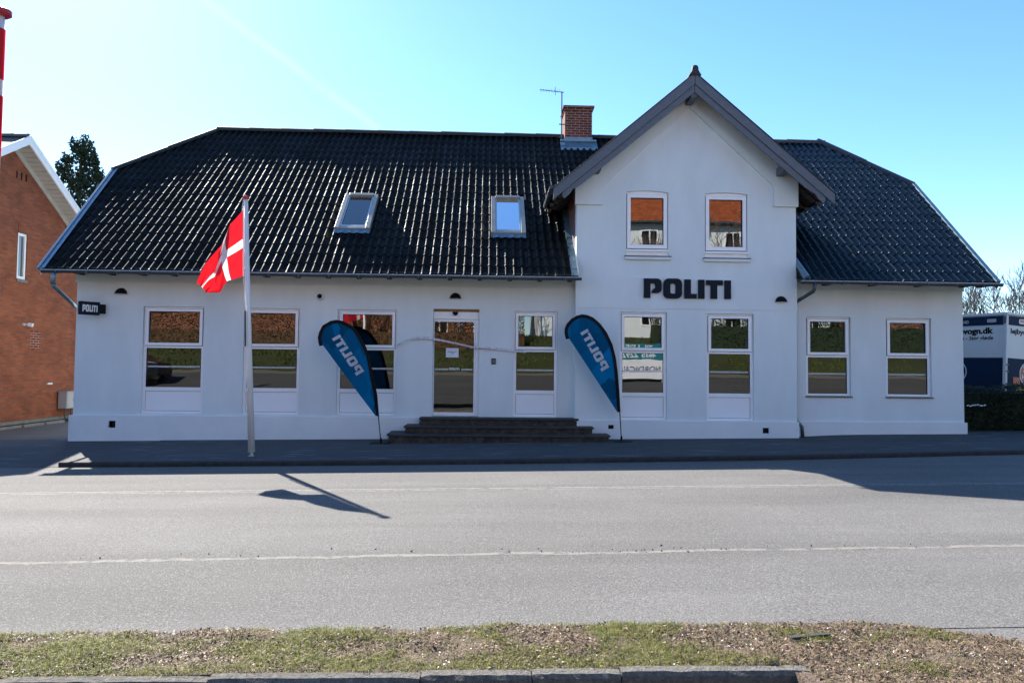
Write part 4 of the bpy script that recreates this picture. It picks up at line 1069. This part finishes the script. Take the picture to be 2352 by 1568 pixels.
for i in range(nu-1):
    for j in range(nv):
        a = i*(nv+1)+j; F_.append((a, a+1, a+nv+2, a+nv+1))
        u = (i+.5)/(nu-1); v = (j+.5)/nv
        mats.append(1 if (.32 < u < .43 or .435 < v < .565) else 0)
me = bpy.data.meshes.new('flag'); me.from_pydata(V_, [], F_); me.update()
fl = link('flag', me, ['flag_red', 'flag_white'], fp, smooth=True)
for p_, m_ in zip(me.polygons, mats): p_.material_index = m_
mb = MB(); mb.tube([(-4.322, -3.06, 4.57), (-4.286, -3.06, 3.33)], .011, 6); obj('hoist_tape', mb, 'flag_white', fp)

# second pole at the left frame edge
f2 = empty('flagpole', (-4.335, -9.35, .09), 'tall white flagpole cropped by the left edge with flag wrapped round it', 'flagpole')
px_, pr = -4.330, .042
mb = MB(); mb.tube([(px_+.0, -9.35, .09), (px_, -9.35, 4.80)], [.06, .042], 16); obj('pole', mb, 'pole_white', f2, smooth=True)
mb = MB(); mb.tube([(px_+.01, -9.35, 4.80), (px_+.01, -9.35, 4.82), (px_+.01, -9.35, 4.855), (px_+.01, -9.35, 4.875)], [.06, .085, .085, .05], 18); obj('cap', mb, 'cap_red', f2)
V_ = []; F_ = []; mats = []; nu, nv = 40, 40
for i in range(nu):
    u = i/(nu-1)
    for j in range(nv+1):
        v = j/nv; z = 4.685-1.135*v; s = u*1.1
        ang = R(20)-s/.055 if s < .10 else None
        if ang is not None: x = px_+.052*math.cos(ang); y = -9.35+.052*math.sin(ang)
        else:
            x0_ = px_+.052*math.cos(R(20)-.10/.055); y0_ = -9.35+.052*math.sin(R(20)-.10/.055); t = s-.10
            x = x0_-t*.8; y = y0_+.08*math.sin(t*9+v*2)*min(1, t*3)
            z -= t*.35
        V_.append((x, y, z))
for i in range(nu-1):
    for j in range(nv):
        a = i*(nv+1)+j; F_.append((a, a+1, a+nv+2, a+nv+1)); u = (i+.5)/(nu-1); v = (j+.5)/nv
        mats.append(1 if (.32 < u < .43 or .395 < v < .535) else 0)
me = bpy.data.meshes.new('flag'); me.from_pydata(V_, [], F_); me.update()
fl = link('flag', me, ['flag_red', 'flag_white'], f2, smooth=True)
for p_, m_ in zip(me.polygons, mats): p_.material_index = m_

# ------------------------------------------------------------------ red brick neighbour
nb = empty('brick_house', (-14, 3.4, .1), 'red brick house with white bargeboards at the left, gable end towards the lane', 'house')
NX = -13.0; NYc, NZt, NS, NH = 3.99, 7.65, .61, 3.4
nzr = lambda y: NZt-NS*abs(y-NYc)
yz = lambda me, x: place(me, (x, 0, 0), (0, 1, 0), (0, 0, 1))
wop = rect(4.35, 4.75, 4.126, 5.41)
me = yz(poly_me([[(NYc-NH, .186), (NYc+NH, .186), (NYc+NH, nzr(NYc+NH)), (NYc, NZt), (NYc-NH, nzr(NYc-NH))], wop], .3), NX-.15)
link('wall', me, 'brick_red', nb)
mb = MB(); mb.box(-30, NX-.301, NYc-NH, NYc-NH+.3, .186, nzr(NYc-NH)); mb.box(-30, NX-.301, NYc+NH-.3, NYc+NH, .186, nzr(NYc-NH)); obj('front_wall', mb, 'brick_front', nb)
mb = MB(); mb.box(-30, NX+.03, NYc-NH-.03, NYc+NH+.03, -.1, .185); obj('plinth', mb, 'concrete', nb)
me = yz(poly_me([rect(4.355, 4.745, 4.131, 5.405), rect(4.43, 4.67, 4.205, 5.33)], .07), NX-.06); wn_ = link('window', me, 'white_frame', nb, bevel=.005)
mb = MB(); mb.face([(NX-.07, 4.42, 4.2), (NX-.07, 4.68, 4.2), (NX-.07, 4.68, 5.34), (NX-.07, 4.42, 5.34)]); obj('pane', mb, 'glass', wn_)
mb = MB(); mb.face([(NX-.12, 4.36, 4.14), (NX-.12, 4.74, 4.14), (NX-.12, 4.74, 5.40), (NX-.12, 4.36, 5.40)]); obj('curtain', mb, 'soffit', wn_)
mb = MB()
mb.box(NX-.02, NX+.012, 4.35, 4.75, 5.42, 5.62)
obj('lintel_bricks', mb, 'brick_red', nb)
mb = MB(); mb.box(NX-.02, NX+.035, 4.33, 4.77, 4.04, 4.12); obj('sill', mb, 'concrete', nb)
mb = MB()
for y in (4.2, 4.4, 4.6): obj('wall_vent', MB().box(NX-.001, NX+.004, y-.03, y+.03, 6.88, 7.08), 'black', nb)
mb = MB()
mb.box(NX-.01, NX+.006, 5.03, 5.5, 2.18, 2.72)
obj('blocked_vent', mb, 'brick_chimney_side', nb)
OV = .42
for s in (-1, 1):
    mb = MB()
    e0 = NYc+s*(NH+.45)
    a = (NYc, NZt+.30); b = (e0, NZt+.30-NS*(NH+.45))
    mb.prism([a, b, (b[0], b[1]-.13), (a[0], a[1]-.13)], lambda p, q_, d: (d, p, q_), -30, NX+OV); obj('roof', mb, 'tile_grey', nb)
    mb = MB(); mb.prism([(a[0], a[1]+.03), (b[0]+s*.03, b[1]+.03), (b[0]+s*.03, b[1]-.19), (a[0], a[1]-.19)], lambda p, q_, d: (d, p, q_), NX+OV+.001, NX+OV+.04); obj('bargeboard', mb, 'white_frame', nb)
    mb = MB(); mb.prism([(a[0], a[1]+.055), (b[0]+s*.03, b[1]+.055), (b[0]+s*.03, b[1]-.02), (a[0], a[1]-.02)], lambda p, q_, d: (d, p, q_), NX+OV+.0415, NX+OV+.06); obj('verge_trim', mb, 'white_frame', nb)
    mb = MB(); n = 26
    for k in range(n):
        t0, t1 = k/n, (k+.88)/n; p = Vector(a).lerp(Vector(b), t0); q_ = Vector(a).lerp(Vector(b), t1)
        mb.prism([(p.x, p.y-.132), (q_.x, q_.y-.132), (q_.x, q_.y-.165), (p.x, p.y-.165)], lambda p_, r, d: (d, p_, r), NX+.002, NX+OV-.002)
    obj('soffit', mb, 'soffit', nb)
    mb = MB(); mb.prism([(a[0], a[1]-.17), (b[0], b[1]-.17), (b[0], b[1]-.32), (a[0], a[1]-.32)], lambda p, q_, d: (d, p, q_), NX+.001, NX+.03); obj('trim_board', mb, 'soffit', nb)
# tiled courses hint on its front slope
caps('ridge_cap', (NX+OV, NYc, NZt+.32), (-30, NYc, NZt+.32), 'tile_grey', r=.08, L=.4, parent=nb)
mc = empty('meter_cabinet', (NX+.15, 6.7, .08), 'grey electrical meter cabinet on legs against the brick wall', 'cabinet')
mb = MB(); mb.box(NX+.035, NX+.30, 6.39, 7.05, .43, .93); obj('cabinet_body', mb, 'cabinet_grey', mc, bevel=.01)
mb = MB(); mb.box(NX+.301, NX+.31, 6.43, 7.02, .45, .91); mb.box(NX+.03, NX+.32, 6.37, 7.07, .931, .95); obj('cabinet_door', mb, 'cabinet_grey', mc)
mb = MB(); mb.box(NX+.311, NX+.32, 6.7, 6.76, .66, .72); obj('cabinet_lock', mb, 'gutter_metal', mc)
for y in (6.55, 6.88): obj('cabinet_leg', MB().tube([(NX+.16, y, .06), (NX+.16, y, .43)], .022, 8), 'gutter_metal', mc)
lf = empty('wall_floodlight', (NX+.1, 4.7, 2.85), 'small white floodlight on the red brick wall', 'floodlight')
mb = MB(); mb.box(NX+.001, NX+.05, 4.66, 4.72, 2.84, 2.91); mb.tube([(NX+.05, 4.69, 2.88), (NX+.12, 4.72, 2.88)], .02, 6); obj('bracket', mb, 'camera_white', lf)
mb = MB(); mb.obox((NX+.15, 4.79, 2.87), (.05, .02, -.01), (-.015, .06, 0), (.01, 0, .05)); obj('head', mb, 'camera_white', lf, bevel=.008)
mb = MB(); mb.box(NX+.001, NX+.03, 5.86, 6.1, 1.17, 1.22); tag(obj('wall_plate', mb, 'camera_white'), 'small pale plate on the brick wall above the cabinet', 'wall plate')
# low stone edging by the brick house
mb = MB()
for k in range(6):
    y = .4+k*.95; mb.obox((NX+.62+.01*k, y, .075+.004*k), (.06, .01, 0), (-.01, .45, 0), (0, 0, .055))
tag(obj('edging_stones', mb, 'concrete', bevel=.01), kind='structure')
sheet('gravel_strip', [[(x, y, .10) for x in (NX, NX+.57)] for y in (-1, 3, 8)], 'grass_ground')

# ------------------------------------------------------------------ vegetation
def leaf_cloud(mb, c, r, n, s, rnd, flat=1.0, shell=.0):
    for _ in range(n):
        d = Vector((rnd.gauss(0, 1), rnd.gauss(0, 1), rnd.gauss(0, 1))).normalized(); k = rnd.random()**.5
        p = Vector(c)+Vector((d.x*r[0], d.y*r[1], d.z*r[2]))*(shell+(1-shell)*k)
        u = Vector((rnd.uniform(-1, 1), rnd.uniform(-1, 1), rnd.uniform(-1, 1))).normalized(); v = u.orthogonal().normalized()
        ss = s*rnd.uniform(.5, 1.3); mb.face([p-u*ss, p-v*ss*.5, p+u*ss, p+v*ss*.5])
def limb(mb, a, d, L, r, depth, rnd, spread=.5, n=3, up=.15, segs=3, minr=.004, ends=None):
    pts = [Vector(a)]; dd = Vector(d).normalized(); rs = [r]
    for k in range(segs):
        dd = (dd+Vector((rnd.uniform(-1, 1), rnd.uniform(-1, 1), rnd.uniform(-1, 1)))*.16+Vector((0, 0, up*.3))).normalized()
        pts.append(pts[-1]+dd*L/segs); rs.append(max(minr, r*(1-.45*(k+1)/segs)))
    mb.tube(pts, rs, 5 if r > .03 else 3, cap=False)
    if ends is not None: ends.append(tuple(pts[-1]))
    if depth <= 0: return
    for k in range(n):
        t = rnd.uniform(.35, 1) if k else 1; i = min(int(t*segs), segs-1); f = t*segs-i; p = pts[i].lerp(pts[i+1], min(1, f))
        ax = Vector((rnd.uniform(-1, 1), rnd.uniform(-1, 1), rnd.uniform(-.3, .8))).normalized()
        nd = (dd+ax*spread*(1 if k else .4)).normalized()
        limb(mb, p, nd, L*rnd.uniform(.58, .8), max(minr, rs[-1]*.8), depth-1, rnd, spread, n, up, segs, minr, ends)
# dark tree behind the roof, left
rnd = random.Random(3)
tr = empty('evergreen_tree', (-25.6, 29, .1), 'dark windblown evergreen tree between the brick house and the white house', 'tree')
mb = MB(); mb.tube([(-25.6, 29, .1), (-25.5, 29, 8), (-25.4, 29, 15)], [.35, .22, .05], 8); obj('trunk', mb, 'bark', tr)
mb = MB()
TP = lambda x, y: Vector((44.65*math.tan(math.atan((x-1176)/1631)+.0354), 29, 1.73+(840-y)/1631*43.7))  # measured outline converted to metres
blobs = [(172, 470, 30, 34), (205, 440, 22, 24), (190, 420, 30, 24), (155, 430, 24, 24), (165, 395, 26, 26), (195, 385, 20, 24), (140, 385, 13, 24), (137, 400, 9, 14), (180, 355, 20, 20), (165, 345, 14, 16), (158, 328, 8, 8), (186, 330, 6, 18), (190, 345, 8, 22), (210, 405, 9, 14), (221, 425, 9, 16), (215, 450, 16, 16), (147, 362, 9, 9), (205, 368, 5, 14), (226, 440, 6, 10), (170, 500, 40, 40), (210, 500, 30, 40)]
for (x, y, rx, ry) in blobs:
    c = TP(x, y); k = 44.8/1631; c.y += rnd.uniform(-.4, .4)
    leaf_cloud(mb, c, (rx*k*1.1, max(.5, rx*k*.9), ry*k*1.1), int(rx*ry*.42)+16, .125, rnd)
    for _ in range(9):
        a = rnd.uniform(0, 6.28); q_ = c+Vector((math.cos(a)*rx*k*1.1, 0, math.sin(a)*ry*k*1.1)); leaf_cloud(mb, q_, (.16, .2, .34), 9, .13, rnd)
obj('crown', mb, 'leaf_dark', tr, fix=False)

def bare_tree(x, y, H, seed, label, r=.2, spread=.75, depth=6, n=3, z0=.3):
    rn = random.Random(seed); T = empty('bare_tree', (x, y, z0), label, 'tree', 'leafless trees beyond the trailer')
    mb = MB(); mb.tube([(x, y, z0), (x+.05, y, z0+H*.28)], [r, r*.8], 8); obj('trunk', mb, 'bark', T)
    mb = MB()
    for k in range(5):
        a = k*1.257+rn.uniform(-.3, .3); limb(mb, (x, y, z0+H*.26), (math.cos(a)*.75, math.sin(a)*.75, 1), H*.27, r*.42, depth-1, rn, spread, n, .25, 3, .010)
    obj('crown', mb, 'twig', T, fix=False)
bare_tree(33.6, 29.0, 8.6, 5, 'leafless spreading tree at the right edge above the trailer', .24, .8)
bare_tree(31.2, 31.0, 7.6, 9, 'smaller leafless tree just right of the white house corner', .18, .7)

# hedge on the right
rnd = random.Random(12)
hd = empty('hedge', (14, 1.0, .35), 'dark clipped evergreen hedge right of the white house', 'hedge')
mb = MB()
for k in range(16000):
    x = rnd.uniform(10.84, 19); t = rnd.random()
    h = 1.42+.06*math.sin(x*3)+.05*mn.noise(Vector((x*2.5, 0, 0)))-.05*max(0, 11.8-x)
    if t < .62: y = .52+abs(rnd.gauss(0, .06)); z = rnd.uniform(.38, h)
    else: y = rnd.uniform(.5, 1.5); z = h+rnd.gauss(0, .03)
    p = Vector((x, y, z)); u = Vector((rnd.uniform(-1, 1), rnd.uniform(-1, 1), rnd.uniform(-1, 1))).normalized(); v = u.orthogonal().normalized(); s = rnd.uniform(.02, .045)
    mb.face([p-u*s, p-v*s*.55, p+u*s, p+v*s*.55])
obj('foliage', mb, 'leaf_hedge', hd, fix=False)
mb = MB(); mb.box(10.86, 19, .60, 1.42, .3, 1.30); obj('branches', mb, 'leaf_hedge', hd)
mb = MB()
for k in range(8):
    x = 11.15+k*.06+rnd.uniform(-.02, .02); p = Vector((x, .46, 1.02+rnd.uniform(-.012, .02))); mb.obox(p, (.022, 0, .005), (0, .01, 0), (0, 0, .012))
tag(obj('litter_scraps', mb, 'paper'), 'few white scraps caught in the dark hedge', 'litter', kind='stuff')

mb = MB(); rnd = random.Random(33)
for k in range(9000):
    x = rnd.uniform(-90, 110); h = 2.6+1.2*mn.noise(Vector((x*.12, 0, 0)))+.5*mn.noise(Vector((x*.6, 3, 0)))
    p = Vector((x, 60+rnd.uniform(-.8, .8), rnd.random()**.8*h)); u = Vector((rnd.uniform(-1, 1), rnd.uniform(-1, 1), rnd.uniform(-1, 1))).normalized(); v = u.orthogonal().normalized(); s_ = rnd.uniform(.15, .4)
    mb.face([p-u*s_, p-v*s_*.6, p+u*s_, p+v*s_*.6])
tag(obj('far_hedgerow', mb, 'leaf_dark', fix=False), 'far dark hedgerow closing off the land behind the houses', 'hedgerow', kind='stuff')
# ------------------------------------------------------------------ rental trailer
tl = empty('box_trailer', (13.3, 2.2, .4), 'white and navy box trailer parked behind the hedge', 'trailer')
C0 = Vector((13.29, 2.2, 0)); UA = Vector((math.sin(R(-20)), math.cos(R(-20)), .013)).normalized(); UB = Vector((math.sin(R(70)), math.cos(R(70)), -.045)).normalized(); UZ = UB.cross(UA).normalized()
LA, LB = 5.2, 2.3; ZT, ZB = 3.335, .95
NA = -UB; NB = -UA
def tp3(a, b, z): return C0+UA*a+UB*b+UZ*z
def tbox(a0, a1, b0, b1, z0, z1, m, name, bevel=0):
    mb = MB(); mb.obox(tp3((a0+a1)/2, (b0+b1)/2, (z0+z1)/2), UA*(a1-a0)/2, UB*(b1-b0)/2, UZ*(z1-z0)/2); return obj(name, mb, m, tl, bevel=bevel)
tbox(.03, LA-.03, .03, LB-.03, ZB, ZT-.04, 'truck_white', 'body')
tbox(-.03, LA+.03, -.03, LB+.03, ZT-.04, ZT+.03, 'truck_white', 'roof_edge', .01)
tbox(.10, LA-.06, .012, .029, ZT-.29, ZT-.06, 'truck_navy', 'top_band'); tbox(.10, LA-.06, .012, .029, ZB+.01, 2.185, 'truck_navy', 'lower_panel')
tbox(.012, .029, .10, LB-.06, ZT-.29, ZT-.06, 'truck_navy', 'top_band'); tbox(.012, .029, .10, LB-.06, ZB+.01, 2.185, 'truck_navy', 'lower_panel')
tbox(-.005, .07, -.005, .07, ZB-.1, ZT-.041, 'truck_white', 'corner_post', .012)
tbox(.2, LA-.2, .1, LB-.1, .78, .94, 'rubber', 'chassis')
for s in (.25, LB-.25):
    for q_ in (2.1, 3.0):
        mb = MB(); mb.tube([tp3(q_, s-.1, .70), tp3(q_, s+.1, .70)], .30, 20); obj('wheel', mb, 'rubber', tl)
def on_face(me, f, s0, z, off):
    if f == 'A': place(me, tp3(s0, .03-off, z), -UA, UZ)
    else: place(me, tp3(.03-off, s0, z), UB, UZ)
def ttext(s, size, f, s0, z, m, bold=.004, width=None, align='LEFT', shear=0, off=.021):
    me = text_me(s, size, .002, bold, shear, 'LEFT'); xs_ = [v.co.x for v in me.vertices]; w0 = max(xs_)-min(xs_); k = (width/w0) if width else 1
    sh = min(xs_) if align == 'LEFT' else max(xs_)
    me.transform(Matrix.Diagonal((k, 1, 1, 1)) @ Matrix.Translation((-sh, 0, 0))); on_face(me, f, s0, z, off); return link('lettering', me, m, tl)
def tpoly(polys, f, s0, z, m, name, off=.021):
    me = poly_me(polys, .002); on_face(me, f, s0, z, off); return link(name, me, m, tl)
ttext('flyttevogn.dk', .215, 'A', .36, 2.83, 'black', .010, 1.34, 'RIGHT', off=.003)
ttext('Lille pris - Stor glæde', .145, 'A', .36, 2.665, 'black', .003, 1.30, 'RIGHT', .1, off=.003)
ttext('lejbyens', .185, 'B', .20, 2.83, 'navy_sign', .006, .86, 'LEFT', off=.003)
ttext('STOR BRAND', .11, 'A', 1.02, ZT-.225, 'cabinet_grey', .004, .62, 'RIGHT')
tpoly([rrect(-.12, .12, -.045, .045, .012)], 'A', .40, ZT-.175, 'cabinet_grey', 'badge')
tpoly([rrect(-.17, .17, -.065, .065, .05)], 'B', .66, ZT-.175, 'truck_white', 'badge')
ttext('SELANDIA', .075, 'B', .54, ZT-.19, 'light_red', .003, .24, off=.023)
for f, s0, sg_ in (('B', .86, 1), ('A', 1.34, -1)):
    tpoly([circ(0, 0, .30), circ(0, 0, .268)], f, s0, 1.80, 'truck_white', 'emblem_ring')
    tpoly([circ(0, 0, .266, 24, 60, 240)], f, s0, 1.80, 'light_red', 'emblem_fill', .022)
    ttext('SI', .26, f, s0-sg_*.16, 1.84, 'truck_white', .008, .26, off=.024)
    ttext('HOLM', .17, f, s0-sg_*.20, 1.66, 'sign_white', .005, .42, off=.024)
tbox(-.0, .028, .30, .58, 1.50, 1.70, 'light_red', 'tail_light', .01); tbox(-.0, .028, .36, .90, 1.36, 1.46, 'plate_yellow', 'number_plate')
tbox(.02, .09, -.02, .02, ZT-.26, ZT-.08, 'gutter_metal', 'hinge')
for z in (1.82, 1.99): tbox(-.04, -.005, -.0, .07, z, z+.03, 'gutter_metal', 'latch')

# ------------------------------------------------------------------ the far side of the street (seen in the window reflections)
def oz(y): return .05+max(0, (-14.5-y))*.19
sheet('opposite_road', [[(x, y, oz(y)) for x in (-60, -20, 0, 20, 60)] for y in (-22, -19, -15.4)], 'asphalt_opposite')
for nm_, x0_, x1_ in (('opposite_verge', 3.6, 60), ('opposite_verge', -60, -5.3)):
    sheet(nm_, [[(x, y, rz(0)-.01) for x in (x0_, x1_)] for y in (-15.45, -11.3)], 'grass_ground')
sheet('opposite_bank', [[(x, y, z) for x in (-60, -20, 0, 20, 60)] for y, z in ((-60, 4.6), (-27, 3.8), (-24, 2.3), (-22.05, 1.5))], 'grass_ground')
mb = MB(); mb.box(-60, 60, -22.05, -21.9, .9, 1.60); tag(obj('opposite_kerb', mb, 'kerb_stone'), kind='structure')
rnd = random.Random(21)
for (xa, xb, y, z, H, m, lb) in ((-28, 2.2, -25.5, 2.6, 2.5, 'leaf_brown', 'brown beech hedge across the street, reflected in the left windows'), (9.5, 36, -25.5, 2.6, 3.6, 'leaf_dark', 'tall dark green hedge across the street, reflected in the right windows')):
    mb = MB()
    mb.box(xa, xb, y-.25, y+.25, z-.6, z+H*.50)
    for k in range(int((xb-xa)*1700)):
        x = rnd.uniform(xa, xb); p = Vector((x, y+rnd.gauss(0, .35), z-.4+rnd.random()**.8*(H+.4)+.12*math.sin(x*2)))
        u = Vector((rnd.uniform(-1, 1), rnd.uniform(-1, 1), rnd.uniform(-1, 1))).normalized(); v = u.orthogonal().normalized(); s = rnd.uniform(.03, .065); mb.face([p-u*s, p-v*s*.6, p+u*s, p+v*s*.6])
    tag(obj('garden_hedge', mb, m, fix=False), lb, 'hedge', 'hedges across the street')
mb = MB()
for k in range(16000):
    x = rnd.uniform(-22, 24); y = rnd.uniform(-27, -22.3); g = 1.5+(y+22.05)/(-1.95)*.8 if y > -24 else 2.3+(y+24)/(-3)*1.5
    if mn.noise(Vector((x*.8, y*1.2, 5))) < -.12: continue
    s_ = rnd.uniform(.05, .14); p = Vector((x, y, g-.02)); a = rnd.uniform(0, 6.28); d = Vector((math.cos(a), math.sin(a), 0))*s_*.5
    mb.face([p-d, p+d, p+d*.4+Vector((0, .02, s_*1.4))])
tag(obj('bank_grass', mb, 'leaf_green', fix=False), 'rough grass tufts on the bank across the street', 'grass', kind='stuff')
def opp_house(xa, xb, y, z0, ze, zr_, wallm, label, zw=None):
    H = empty('house', ((xa+xb)/2, y, z0), label, 'house', 'houses across the street'); D_ = 8
    mb = MB(); mb.box(xa, xb, y-D_, y, z0-1, zw or ze); obj('wall', mb, wallm, H)
    if zw: mb = MB(); mb.box(xa, xb, y-D_, y-.003, zw+.002, ze); obj('upper_wall', mb, 'plaster', H)
    mb = MB(); mb.prism([(y+.5, ze-.1), (y-D_/2, zr_), (y-D_-.5, ze-.1), (y-D_/2, ze-.1)], lambda a, b, d: (d, a, b), xa-.4, xb+.4); obj('roof', mb, 'orange_tile', H)
    mb = MB(); mb.box(xa-.4, xb+.4, y+.45, y+.58, ze-.2, ze-.08); obj('gutter', mb, 'gutter_metal', H)
    x = xa+1.2
    while x < xb-1.5:
        for zz in (z0+1.0, ze-2.0):
            if wallm == 'brick_orange' and (x < -6 or x > 20): continue
            if zz+1.3 > ze-.3: continue
            mb = MB(); mb.box(x, x+1.2, y-.05, y+.03, zz, zz+1.3); W = obj('window', mb, 'white_frame', H)
            mb = MB(); mb.box(x+.1, x+.56, y+.031, y+.035, zz+.1, zz+1.2); mb.box(x+.64, x+1.1, y+.031, y+.035, zz+.1, zz+1.2); obj('pane', mb, 'black', W)
        x += 2.9
opp_house(-34, 1.0, -31, 3.8, 6.0, 9.8, 'brick_orange', 'orange brick bungalow across the street, reflected in the left windows')
opp_house(3.5, 24, -33, 3.8, 12.1, 18.5, 'plaster', 'tall white house with orange tile roof across the street, reflected in the upper windows')
opp_house(27, 46, -34, 3.8, 7.5, 13, 'brick_orange', 'far orange brick house across the street, reflected in the right wing windows')
def opp_tree(x, y, H, seed, label, m='bark', z0=3):
    rn = random.Random(seed); T = empty('garden_tree', (x, y, z0), label, 'tree', 'bare trees across the street')
    mb = MB(); mb.tube([(x, y, z0-1), (x+.1, y, z0+H*.3)], [.32, .24], 8); obj('trunk', mb, m, T)
    mb = MB()
    for k in range(5):
        a = k*1.257; limb(mb, (x, y, z0+H*.28), (math.cos(a)*.6, math.sin(a)*.6, 1), H*.27, .14, 4, rn, .7, 3, .2, 3, .012)
    obj('crown', mb, 'twig', T, fix=False)
mat('birch', (.55, .53, .50), .8, col2=(.2, .19, .18), ns=8)
for i, (x, y, H, lb) in enumerate(((-1.6, -26.6, 8, 'bare birch across the street opposite the third window'), (.6, -28, 9, 'bare tree across the street opposite the door'), (10.0, -27, 8, 'bare willow across the street, left of three'), (12.6, -28, 9, 'bare willow across the street, middle of three'), (16.2, -27.5, 8, 'bare willow across the street, right of three'), (-9.5, -28, 8, 'bare tree across the street opposite the leftmost windows'))):
    opp_tree(x, y, H, 40+i, lb, 'birch' if i < 5 else 'bark')
sb = empty('sale_board', (7.3, -20.4, .6), 'white and teal property board on posts across the street, reflected in the gable window', 'sign board')
mb = MB(); mb.box(6.3, 9.1, -20.45, -20.40, 1.35, 2.3); obj('lower_panel', mb, 'sign_white', sb)
mb = MB(); mb.box(6.3, 9.1, -20.45, -20.40, 2.302, 3.15); obj('upper_panel', mb, 'teal', sb)
mb = MB(); 
for x in (6.4, 8.9): obj('post', MB().box(x, x+.1, -20.55, -20.46, .3, 3.1), 'white_frame', sb)
for s_, sz, z, m_ in (('TIL LEJE', .42, 2.78, 'sign_white'), ('4635 2292', .40, 2.40, 'sign_white'), ('NORDICALS', .40, 1.70, 'ink')):
    me = text_me(s_, sz, .004, .008, align='CENTER'); place(me, (7.7, -20.395, z), (-1, 0, 0), (0, 0, 1)); link('lettering', me, m_, sb)
# dark parked car across the street
def car(x, y, z, label):
    Cc = empty('parked_car', (x, y, z), label, 'car')
    prof = [(-2.15, .35), (-2.2, .62), (-2.05, .86), (-1.15, .98), (-.55, 1.40), (.75, 1.44), (1.45, 1.05), (2.05, .98), (2.18, .7), (2.15, .35)]
    mb = MB(); mb.prism(prof, lambda a, b, d: (x+a, y+d, z+b), -.86, .86); obj('body', mb, 'car_dark', Cc, bevel=.05)
    mb = MB(); mb.prism([(-1.0, 1.0), (-.5, 1.35), (.7, 1.38), (1.25, 1.05)], lambda a, b, d: (x+a, y+d, z+b), -.865, .865); obj('window', mb, 'black', Cc)
    for a in (-1.35, 1.35):
        for s in (-.8, .8):
            mb = MB(); mb.tube([(x+a, y+s-.1, z+.32), (x+a, y+s+.1, z+.32)], .32, 20); W = obj('wheel', mb, 'rubber', Cc)
            mb = MB(); mb.tube([(x+a, y+s-.102, z+.32), (x+a, y+s+.102, z+.32)], .19, 16); obj('rim', mb, 'silver', W)
    mb = MB(); mb.box(x-2.2, x-2.0, y-.7, y+.865, z+.66, z+.78); obj('tail_light', mb, 'light_red', Cc)
    return Cc
car(-17.7, -19.2, oz(-19.2), 'dark parked car across the street, reflected in the leftmost window')
lp = empty('notice_post', (-11.6, -17.6, .3), 'white notice on a post across the street, reflected in the leftmost window', 'sign post')
mb = MB(); mb.tube([(-11.6, -17.6, .2), (-11.6, -17.6, 2.4)], .03, 8); obj('post', mb, 'silver', lp)
mb = MB(); mb.box(-11.75, -11.45, -17.57, -17.55, 1.75, 2.35); obj('notice', mb, 'sign_white', lp)
